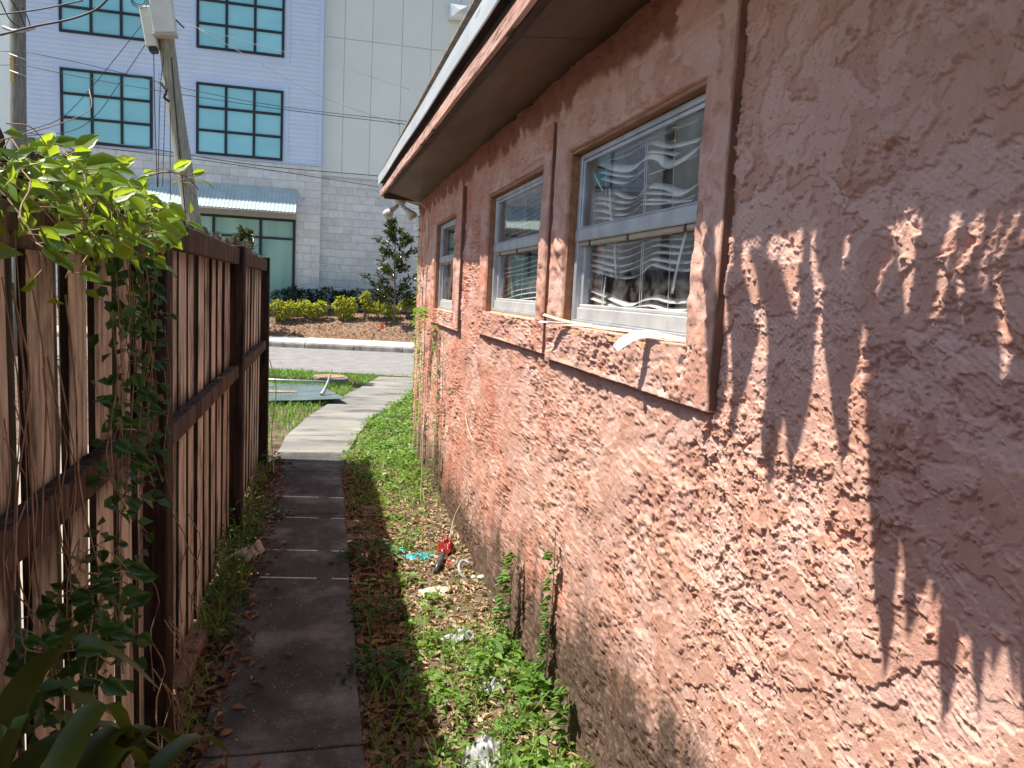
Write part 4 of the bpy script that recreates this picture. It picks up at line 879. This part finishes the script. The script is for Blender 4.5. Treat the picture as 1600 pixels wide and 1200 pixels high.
xx = np.concatenate([-.55+np.abs(G.normal(0, .06, 330)), -.52+G.uniform(0, .05, 250), -.56+G.uniform(0, .12, 200)])
v, f = leaves(np.stack([xx, yy, zz], 1), np.stack([G.normal(.4, .6, n), G.normal(0, .5, n), G.normal(-.1, .6, n)], 1), np.stack([G.uniform(0, .8, n), G.uniform(-1.1, 0, n), G.uniform(.2, 1, n)], 1), G.uniform(.025, .05, n), .62)
raw('foliage', v[:330*5], f[:330*4], M['vine'], vine)['kind'] = 'stuff'; raw('foliage', v[330*5:], f[330*4:]-330*5, M['vine_shade'], vine)['kind'] = 'stuff'
# strap leaved plant in the bottom left corner
sp = thing('strap_leaf_plant', 'plant with long arching strap leaves in the dark corner below the fence', 'plant', (-.53, 1.15, 0))
def strap(pts, wd, tip=.1):
    P = smooth_path(pts, 14); m = MB(); v = []
    for i, p in enumerate(P):
        t = i/13; w2 = wd*(math.sin(math.pi*min(1, .25+t*.75))**.7+.05)*(1 if t < .98 else .2); d = (P[min(i+1, 13)]-P[max(i-1, 0)]).normalized()
        s_ = d.cross(Vector((0, 0, 1))).normalized(); n_ = s_.cross(d); v += [p-s_*w2+n_*w2*.35, p, p+s_*w2+n_*w2*.35]
    m.add(v, [(i*3+j, i*3+j+1, i*3+j+4, i*3+j+3) for i in range(13) for j in (0, 1)]).build('leaf', M['strap'], sp, True)
c = (-.53, 1.15, .42)
strap([c, (-.52, 1.22, .72), (-.47, 1.33, .95), (-.395, 1.42, 1.05)], .042)
strap([c, (-.52, 1.32, .86), (-.46, 1.52, .955), (-.38, 1.55, .92), (-.30, 1.56, .834)], .022)
strap([c, (-.53, 1.35, .76), (-.50, 1.52, .86), (-.40, 1.56, .80), (-.33, 1.57, .72)], .02)
strap([c, (-.50, 1.3, .78), (-.42, 1.5, .80), (-.34, 1.58, .72), (-.27, 1.62, .62)], .024)
strap([c, (-.50, 1.32, .74), (-.46, 1.46, .80), (-.43, 1.52, .70), (-.44, 1.54, .54)], .020)
strap([c, (-.50, 1.28, .70), (-.44, 1.45, .74), (-.40, 1.55, .62), (-.38, 1.62, .46)], .022)
for k in range(11):
    a = g.uniform(-.9, .75); L = g.uniform(.3, .5); h = g.uniform(.2, .5)
    strap([c, (c[0]+.12*math.cos(a)+.02, c[1]+.2*L+.1*math.sin(a), c[2]+h*.8), (c[0]+L*.5*math.cos(a)+.03, c[1]+L*.8, c[2]+h), (c[0]+L*.62*math.cos(a)+.04, c[1]+L*1.15, c[2]+h*.55)], g.uniform(.018, .032))
m = MB()
for k in range(6): m.tube([(c[0]+U(-.02, .02), c[1]+U(-.02, .02), -.05), c], .02, 5)
m.build('stalk', M['greenstem'], sp)

# ground cover on the sunny side
cover = []
spots = [(.52, 2.94, .17, .14, 200), (.60, 2.56, .18, .13, 220), (.66, 3.10, .19, .17, 260), (.82, 2.92, .13, .17, 170), (.80, 3.25, .12, .14, 120), (.62, 3.42, .14, .12, 120), (.49, 3.52, .11, .10, 80), (.56, 3.86, .12, .08, 70), (.47, 4.25, .10, .07, 55),
         (.46, 2.36, .16, .13, 190), (.72, 2.38, .14, .12, 130), (.84, 2.30, .09, .16, 90), (.76, 2.66, .11, .13, 110), (.44, 4.75, .10, .07, 45), (.60, 5.05, .13, .06, 55), (.55, 5.45, .12, .07, 70), (.68, 5.6, .12, .08, 60), (.72, 6.05, .12, .1, 90), (.60, 6.35, .14, .1, 110), (.78, 6.5, .1, .12, 90), (.45, 6.0, .1, .07, 50), (.5, 6.75, .14, .1, 100), (.7, 6.9, .15, .1, 110), (.36, 6.9, .10, .08, 60), (.34, 7.4, .12, .09, 80), (.55, 7.3, .16, .11, 120), (.75, 7.4, .14, .12, 110)]
cov2 = []
for i, (x, y, r, h, n) in enumerate(spots):
    k = .55 if 3.7 < y < 6 else .85
    for q in range(3):                              # a loose group of plants, not one dome
        a = 2.1*q+i; rr = r*U(.3, .75); sz = rng.choice((.026, .034, .044, .052)); dst = cov2 if (i+q) % 3 == 0 else cover
        xx_ = min(x+rr*math.cos(a), .86); dst.append(clump(xx_, y+rr*math.sin(a)*1.3, soil_at(x, y)+U(-.01, .01), r*U(.4, .75), h*U(.6, 1.35), int(n*k*U(.3, .62)), sz, seed=int(y*100)+q, up=.8))
for k in range(150):                                # towards the street
    y = 7.2+5.5*rng.random(); e = path_edge(y, 1); x = U(e+.02, max(e+.05, .90 if y < 8.2 else 1.9)); (cover if k % 3 else cov2).append(clump(x, y, -.03, .14, .10, 50, .05, seed=k))
for k in range(170):
    x = U(.2, .88); y = U(2.2, 7.6); (cover if k % 2 else cov2).append(clump(x, y, soil_at(x, y), .05, U(.02, .06), rng.randint(4, 12), rng.choice((.018, .024, .032)), seed=500+k))
v, f = join(cover); struct(raw('ground_cover', v, f, M['weed']), 'low green weeds covering the soil between path and pink wall', 'stuff')
v, f = join(cov2); struct(raw('ground_cover', v, f, M['weed2']), 'low yellow green weeds scattered among the green ones by the pink wall', 'stuff')
mb = MB()
for k in range(150):                                # dead stems and twigs
    x = U(.18, .88) if k % 3 else U(-.58, -.38); y = U(2.1, 6.8); a = U(0, 6.28); L = U(.04, .16); z = soil_at(x, y)+.012
    mb.tube([(x, y, z), (x+L*.5*math.cos(a), y+L*.5*math.sin(a), z+U(.005, .03)), (x+L*math.cos(a+.3), y+L*math.sin(a+.3), z+U(0, .05))], U(.0012, .0028), 4)
struct(mb.build('twigs', M['stem'], None), kind='stuff')
# single shaded weeds: things
WG = 'leafy weeds growing in the shade beside the path'
def weed(label, x, y, r, h, n, size=.04, mat='weed_dark', group=WG):
    z = soil_at(x, y); t = thing('weed_plant', label, 'weed', (x, y, z), group); v, f = clump(x, y, z, r, h, n, size, seed=int(x*100+y*37)); raw('foliage', v, f, M[mat], t)
    m = MB()
    for k in range(7):
        a = k*.9; m.tube([(x+.01*math.cos(a), y+.01*math.sin(a), z-.02), (x+r*.5*math.cos(a), y+r*.5*math.sin(a), z+h*.6), (x+r*.8*math.cos(a), y+r*.8*math.sin(a), z+h*.7)], .0018, 4)
    m.build('stem', M['greenstem'], t)['kind'] = 'stuff'
weed('shaded leafy weed on the right path edge beside the teal plastic', .27, 4.66, .17, .2, 150)
weed('shaded leafy weed on the right path edge level with the foam tray', .27, 3.78, .13, .15, 110)
weed('shaded broad weed at the right path edge above the litter pile', .25, 3.18, .14, .15, 110, .05)
weed('shaded weed at the bottom edge of the picture right of the path', .26, 2.36, .12, .13, 80)
weed('dark weed standing against the second fence post', -.47, 4.95, .14, .34, 130)
weed('dark weed spreading over the left path edge at the light slits', -.34, 5.62, .14, .12, 90)
weed('tall dark weed against the boards left of the second fence post', -.49, 4.45, .12, .36, 110)
weed('low grassy weed between the torn paper and the near post', -.47, 4.05, .14, .16, 100)
weed('dark weed by the bricks at the near fence post', -.42, 3.62, .13, .13, 80)
weed('dark weed at the foot of the last fence post', -.45, 7.28, .12, .16, 80)
weed('small dark weed at the bottom left of the path', -.45, 2.45, .1, .1, 50)
# lawn beside the path and towards the street
G = np.random.RandomState(31); N = 30000
x = G.uniform(-2.2, 3.2, N); y = 7.6+7.6*np.sqrt(G.uniform(0, 1, N))
ok = np.array([(not on_path(a, b)) and b < near_e(a)-.05 and not (a > .88 and b < 8.1) and not (a < -.55 and b < 7.7) and fb > -.22 for a, b, fb in zip(x, y, fbm(x*1.5, y*1.5, 3, 77))])
x, y = x[ok], y[ok]; v, f = blades(x, y, np.full(len(x), -.03), G.uniform(.05, .14, len(x))*(1-.3*(x > .2)), G.uniform(.008, .016, len(x)), G.uniform(.2, 1.1, len(x)), G)
struct(raw('lawn_grass', v, f, M['grass']), kind='stuff')
G = np.random.RandomState(32); N = 2200; y = G.uniform(2.2, 7.4, N); x = np.where((G.uniform(0, 1, N) < .75) & (((y < 3.6) | (y > 5.6) | (G.uniform(0, 1, N) < .3))), G.uniform(.18, .9, N), G.uniform(-.6, -.4, N)); z = soil_h(x, y)
v, f = blades(x, y, z, G.uniform(.05, .2, N), G.uniform(.003, .008, N), G.uniform(.4, 1.3, N), G); struct(raw('stray_grass', v, f, M['grass']), kind='stuff')
# fallen leaves
def litter(name, n, fx, fy, mat, size, seed, lift=.012):
    G = np.random.RandomState(seed); x = fx(G, n); y = fy(G, n); z = soil_h(x, y)+G.uniform(.0, lift, n); a = G.uniform(0, 6.28, n)
    onp = np.array([on_path(p, q) for p, q in zip(x, y)]); z = np.where(onp, .006+G.uniform(0, .008, n), z)
    v, f = leaves(np.stack([x, y, z], 1), np.stack([np.cos(a), np.sin(a), G.normal(.1, .2, n)], 1), np.stack([G.normal(0, .35, n), G.normal(0, .35, n), np.ones(n)], 1), size*G.uniform(.5, 1.4, n), .42, .2, .02)
    struct(raw(name, v, f, mat), kind='stuff')
litter('fallen_leaves', 3400, lambda G, n: G.uniform(.17, .45, n), lambda G, n: 2.1+5.0*G.uniform(0, 1, n)**1.3, M['litter'], .055, 41)
litter('fallen_leaves', 3600, lambda G, n: -.58+np.abs(G.normal(0, .115, n)), lambda G, n: 1.7+5.7*G.uniform(0, 1, n)**1.2, M['litter'], .055, 42)
litter('fallen_leaves', 3200, lambda G, n: G.uniform(.38, .9, n), lambda G, n: 2.1+5.0*G.uniform(0, 1, n)**1.2, M['litter_pale'], .045, 43)
litter('path_debris', 240, lambda G, n: G.uniform(-.4, .17, n), lambda G, n: G.uniform(1.9, 8, n), M['litter_pale'], .014, 44)
# vines climbing the pink wall
CV = 'thin vines climbing the pink wall'
def wall_vine(label, pts, n, size, off=.03, parts=True, mat='weed'):
    t = thing('wall_vine', label, 'vine', (WALL-.02, pts[0][0], 0), CV); P = smooth_path([(WALL-.014-(p[2] if len(p) > 2 else 0), p[0], p[1]) for p in pts], 20); MB().tube(P, .0018, 4).build('stem', M['greenstem'], t)
    gg = random.Random(int(pts[0][0]*100)); A, D, Up = [], [], []
    for k in range(n):
        q = gg.random()*18.9; i = int(q); p = P[i].lerp(P[i+1], q-i); d = Vector((-.7-gg.random(), gg.uniform(-1.2, 1.2), gg.uniform(-.5, .3))); p = p+Vector((-off*gg.random(), gg.uniform(-off, off), 0))
        if parts: put_leaf(gg.choice(LW), t, p, d, (-.5, gg.uniform(-.4, .4), 1), size*gg.uniform(.6, 1.3))
        else: A.append(p); D.append(d); Up.append((-.4, 0, 1))
    if not parts: v, f = leaves(np.array(A), np.array(D), np.array(Up), np.full(n, size), .6); raw('foliage', v, f, M[mat], t)
wall_vine('bushy vine shoot on the wall beside the plastic wrapper', [(3.36, 0), (3.34, .2, .03), (3.31, .38, .03), (3.29, .5)], 75, .040, .055)
wall_vine('tallest thin vine running straight up the wall', [(2.86, 0), (2.82, .2), (2.79, .45), (2.80, .74)], 95, .032, .025)
wall_vine('short vine on the wall nearest the camera', [(2.50, -.02), (2.50, .12), (2.53, .26)], 40, .042, .035)
wall_vine('tangle of vine under the small far window', [(7.0, 0), (6.9, .6), (6.85, 1.15, .03), (6.75, 1.42, .05), (6.5, 1.5, .05), (6.45, 1.42, .04)], 230, .045, .09, False)
wall_vine('pale thin vine up the wall right of the far tangle', [(6.15, 0), (6.12, .5), (6.2, 1.0), (6.25, 1.38)], 90, .036, .03, False)
wall_vine('dark dangling vine below the far window trim', [(5.85, .1), (5.88, .7), (5.95, 1.3)], 70, .036, .03, False, 'weed_dark')
wall_vine('vine climbing the wall edge at the house corner', [(7.7, 0), (7.65, .8), (7.6, 1.6), (7.62, 2.4)], 160, .042, .035, False)
wall_vine('thin vine between the house corner and the tangle', [(7.3, 0), (7.3, .5), (7.28, 1.15)], 70, .036, .03, False)
def stalk(label, pts, r=.004):
    tag(MB().tube(smooth_path(pts, 12), r, 5).build('dry_stalk', M['palegrass'], None, True), label, 'stalk', 'dry stalks by the wall')
stalk('dry pale stalk leaning on the wall above the red plastic', [(.79, 4.72, .0), (.84, 4.80, .2), (.90, 4.74, .36)])
stalk('upright dry stalk in the weeds beside the far vines', [(.74, 5.75, 0), (.745, 5.8, .3), (.75, 5.85, .62)])
stalk('short dry stalk hooked on the wall below the middle window', [(.90, 4.55, .74), (.885, 4.7, .80), (.90, 4.9, .86)], .003)

# long leaved plant growing on the roof and hanging over the eave above the viewer, out of the picture
DRIPS = [(1.717,1.799,1.639,1.382,0.062),(1.617,1.822,1.549,1.372,0.078),(1.448,1.758,1.4,1.31,0.079),(1.355,1.73,1.325,1.332,0.063),(1.241,1.774,1.188,1.4,0.077),(1.114,1.746,1.038,1.095,0.088),(1.033,1.583,0.986,1.178,0.092),(0.974,1.627,0.895,1.086,0.07),(0.919,1.648,0.835,1.135,0.058),(0.874,1.668,0.79,1.191,0.048),(1.189,1.826,1.152,1.638,0.081),(1.296,1.836,1.261,1.669,0.064),(1.516,1.775,1.498,1.692,0.076),(1.013,1.544,0.997,1.342,0.052),(0.928,1.555,0.893,1.277,0.089),(1.054,1.539,1.046,1.414,0.056),(0.824,1.817,0.726,1.257,0.069),(0.756,1.81,0.666,1.285,0.067),(0.97,1.7,0.95,1.25,0.09),(0.9,1.66,0.88,1.22,0.08),(0.84,1.68,0.82,1.2,0.08),(0.78,1.7,0.76,1.15,0.09)]
rp = thing('hanging_roof_plant', 'long leaved plant growing on the roof and drooping over the eave above the viewer', 'plant', (.6, 1.1, 2.72))
ta = math.tan(SUN_A); roots = MB()
for i, (yt, zt, yb, zb, wd) in enumerate(DRIPS):
    X0 = (.34 if yt < 1.25 else .16)+.04*math.sin(i*2.1); k = WALL-.01-X0
    top = Vector((X0, yt+ta*k, zt+.05+SUN_T*k)); k2 = k-.015; bot = Vector((X0+.015, yb+ta*k2, zb+SUN_T*k2)); n = 12; m = MB(); v = []
    rt = Vector((.56, top.y-.05, 2.76)); pre = smooth_path([rt, rt.lerp(top, .5)+Vector((0, 0, .1+.02*(i % 4))), top], 6)[:-1]
    wd *= 1.3 if yt > 1.15 else 1.0
    cen = pre+[top.lerp(bot, j/(n-1))+Vector((.01*math.sin(j*.4), .012*math.sin(j*.6+i), 0)) for j in range(n)]
    for j, p in enumerate(cen):
        t = max(0, (j-5)/(n-1)); w2 = (wd*.60*(1-t**2.8)*(.14+.86*min(1, t/.40)**1.3+.2*math.sin(t*11+i*2.3))+.002) if j >= 5 else wd*(.07+.02*j)
        v += [p-Vector((.2*w2, w2, 0)), p+Vector((.2*w2, w2, 0))]
    m.add(v, [(2*j, 2*j+1, 2*j+3, 2*j+2) for j in range(len(cen)-1)]).build('leaf', M['palm'], rp, True)
    roots.tube([rt+Vector((.05, 0, -.04)), rt], .008, 4)
roots.build('stem', M['bark'], rp)['kind'] = 'stuff'

# ================================================================== THINGS LYING ABOUT
def crumple(name, label, cat, x, y, rx, ry, h, mat, seed, group=None, dome=0., n=25, rot=0., z=None):
    n = 25; a = np.linspace(-1, 1, n); A, B_ = np.meshgrid(a, a); r = np.sqrt(A**2+B_**2)
    k = 1+.25*fbm(A*1.3+seed, B_*1.3, 2, seed); PX = A*rx*k+.12*rx*fbm(A*3, B_*3, 2, seed+3); PY = B_*ry*k+.12*ry*fbm(A*3, B_*3, 2, seed+4); c, s_ = math.cos(rot), math.sin(rot)
    rid = 1-np.abs(fbm(A*1.6+seed*.3, B_*1.6, 2, seed+5))*2.2; rid = np.clip(rid, 0, 1)**2
    Z_ = h*(.55*rid*(.4+.6*np.clip(1.1-r, 0, 1))+dome*np.clip(1-r**2, 0, 1)*.8+.12*fbm(A*5, B_*5, 2, seed+6))+.006
    X_ = x+PX*c-PY*s_; Y_ = y+PX*s_+PY*c; base = soil_h(X_, Y_) if z is None else z
    ii = np.arange(n*n).reshape(n, n); f = np.stack([ii[:-1, :-1], ii[:-1, 1:], ii[1:, 1:], ii[1:, :-1]], -1).reshape(-1, 4)
    keep = (r[:-1, :-1]+.3*fbm(A[:-1, :-1]*2, B_[:-1, :-1]*2, 2, seed+9) < .98).ravel(); f = f[keep]
    o = raw(name, np.stack([X_, Y_, base+Z_], -1).reshape(-1, 3), f, mat, None, True); return tag(o, label, cat, group)
crumple('plastic_bag', 'crumpled teal plastic bag lying in the weeds beside the red one', 'bag', .60, 4.68, .10, .07, .06, M['tealplastic'], 3, n=15)
crumple('plastic_bag', 'small scrap of teal plastic left of the larger teal bag', 'bag', .49, 4.80, .055, .05, .05, M['tealplastic'], 6, n=11)
crumple('plastic_bag', 'crumpled red plastic bag standing up at the foot of the wall', 'bag', .775, 4.70, .055, .08, .10, M['redplastic'], 4, dome=.9, n=13)
crumple('plastic_bag', 'flattened red plastic scrap below the dark tube', 'bag', .76, 4.50, .035, .07, .03, M['redplastic'], 14, n=11)
crumple('plastic_wrap', 'clear white plastic wrapping in the weeds midway along the wall', 'plastic wrap', .65, 3.50, .09, .045, .06, M['whiteplastic'], 5, dome=.5, n=15)
crumple('plastic_bag', 'white and grey plastic bag half buried in weeds at the bottom of the picture', 'bag', .585, 2.50, .085, .09, .10, M['whiteplastic'], 8, dome=.9, n=17)
crumple('plastic_wrap', 'small grey plastic scrap below the clear wrapping', 'plastic wrap', .66, 3.24, .03, .03, .03, M['whiteplastic'], 9, n=9)
crumple('plastic_wrap', 'dull plastic film showing through the weeds in the middle', 'plastic wrap', .72, 2.98, .07, .05, .07, M['whiteplastic'], 10, dome=.6, n=13)
crumple('foam_tray', 'dirty cream foam tray lying face up in the leaves', 'foam tray', .62, 4.10, .10, .07, .03, M['foam'], 12, dome=1.1, n=15)
t = MB().tube([(.665, 4.36, .0), (.70, 4.46, .025), (.735, 4.56, .04)], [.016, .02, .018], 10).build('dark_tube', M['blackplastic'], None, True); tag(t, 'short dark plastic tube lying against the red bag', 'tube')
t = MB().tube([(.83+.038*math.cos(a), 4.30+.06*math.sin(a), .035+.03*math.sin(a)) for a in np.linspace(.6, 5.4, 14)], [.009]*14, 6).build('plastic_ring', M['whiteplastic'], None, True); tag(t, 'curled white plastic ring lying at the foot of the wall', 'plastic ring')
for k, (x, y, r, lab) in enumerate(((.80, 4.50, .018, 'white pebble beside the red scrap'), (.835, 4.46, .012, 'tiny white pebble left of the plastic ring'), (.86, 4.20, .016, 'white pebble below the plastic ring'), (.895, 4.16, .018, 'white pebble touching the wall foot'), (.42, 3.30, .016, 'white pebble at the shade edge beside the path'), (.40, 3.22, .013, 'smaller white pebble at the shade edge beside the path'))):
    bm = bmesh.new(); bmesh.ops.create_icosphere(bm, subdivisions=2, radius=r)
    for v_ in bm.verts: v_.co = Vector((v_.co.x*1.3, v_.co.y, v_.co.z*.75))*(1+.18*math.sin(v_.co.x*180+k)+.1*math.cos(v_.co.y*230))
    me = bpy.data.meshes.new('pebble'); bm.to_mesh(me); bm.free(); o = link('pebble', me, M['pebble']); o.location = (x, y, soil_at(x, y)+r*.6); o.rotation_euler = (0, 0, k); tag(o, lab, 'pebble', 'white pebbles in the dirt')
def brick(label, x, y, rz, z=None, tilt=0, s=(.20, .10, .06)):
    o = MB().box(-s[0]/2, s[0]/2, -s[1]/2, s[1]/2, -s[2]/2, s[2]/2).build('loose_brick', M['brick'], None, bevel=.007); o.location = (x, y, (soil_at(x, y)-.008) if z is None else z); o.rotation_euler = (tilt, 0, rz); tag(o, label, 'brick', 'old bricks bedded in the soil')
brick('flat red brick sunk in the soil right of the path, farthest one', .36, 5.80, .08)
brick('flat red brick crossed by the shade edge right of the path', .40, 5.62, .05)
brick('brick standing proud beside the path edge below the far bricks', .27, 5.40, .15, tilt=.2)
brick('flat brick half in sun nearest the camera on the right side', .38, 5.18, .1)
brick('brick beside the path edge next to the nearest sunlit brick', .26, 5.08, -.12)
brick('dark brick at the foot of the near fence post, farther one', -.545, 3.52, 1.5, z=.02, s=(.2, .085, .06))
brick('dark brick at the foot of the near fence post, closer one', -.55, 3.29, 1.6, z=.015, s=(.2, .085, .06))
for k in range(3):
    P = [(-.49+.06*k-.06, 4.62-.03*k, .02), (-.46+.04*k, 4.66+.02*k, .06+.02*k), (-.40+.03*k, 4.60+.05*k, .03)]
    o = MB().ribbon(smooth_path(P, 7), Vector((.012, .02, .012))).build('torn_paper', M['cardboard'], None, True, thick=.001)
    tag(o, ('torn pale strip lying on dead leaves by the fence', 'curled pale strip on top of the torn strips by the fence', 'torn pale strip nearest the path among the fence leaves')[k], 'paper scrap', 'torn strips by the fence')
t = thing('sheet_metal_panel', 'grey green sheet metal panel lying on the grass beside the path', 'metal sheet', (-.35, 11.8, 0))
MB().add([(-1.35, 12.9, .03), (-.10, 12.85, .045), (.05, 12.1, .06), (.30, 11.02, .075), (-.30, 10.95, .05), (-1.4, 10.85, .03)], [(0, 1, 2, 3, 4, 5)]).build('panel', M['sheet'], t, thick=.004)
MB().add([(-1.3, 11.9, .05), (-.4, 11.75, .075), (-.38, 11.7, .06), (-1.3, 11.8, .04)], [(0, 1, 2, 3)]).build('rust_seam', M['rust'], t, thick=.004)
t = MB().tube(smooth_path([(-.03, 11.35, .08), (.0, 11.4, .13), (.05, 11.5, .24), (.09, 11.55, .36)], 8), [.035, .034, .03, .026, .024, .02, .018, .012], 6).build('bent_metal_strip', M['concband'], None); tag(t, 'bent metal strip sticking up at the edge of the sheet metal panel', 'metal strip')
t = MB().tube([(-1.6, 13.15, .08), (.06, 12.72, .1)], .02, 6).build('metal_rod', M['alu'], None, True); tag(t, 'straight metal rod lying along the far side of the sheet panel', 'rod')
t = thing('meter_box', 'rusty round topped meter lid showing in the grass near the street', 'meter box', (.10, 14.0, 0))
MB().tube([(.10, 13.98, -.04), (.10, 13.98, .03), (.10, 13.98, .045)], [.33, .32, .30], 22).build('rim', M['kerb'], t); MB().tube([(.10, 13.98, .046), (.10, 13.98, .06), (.10, 13.98, .064)], [.27, .265, .2], 22).build('lid', M['rust'], t)
t = MB().tube(smooth_path([(-.49, 7.34, .95), (-.42, 7.2, .7), (-.44, 7.0, .35), (-.40, 6.7, .04)], 14), .004, 5).build('dry_tendril', M['palegrass'], None, True); tag(t, 'dry pale tendril arching down beside the last fence post', 'stalk', 'dry stalks by the wall')
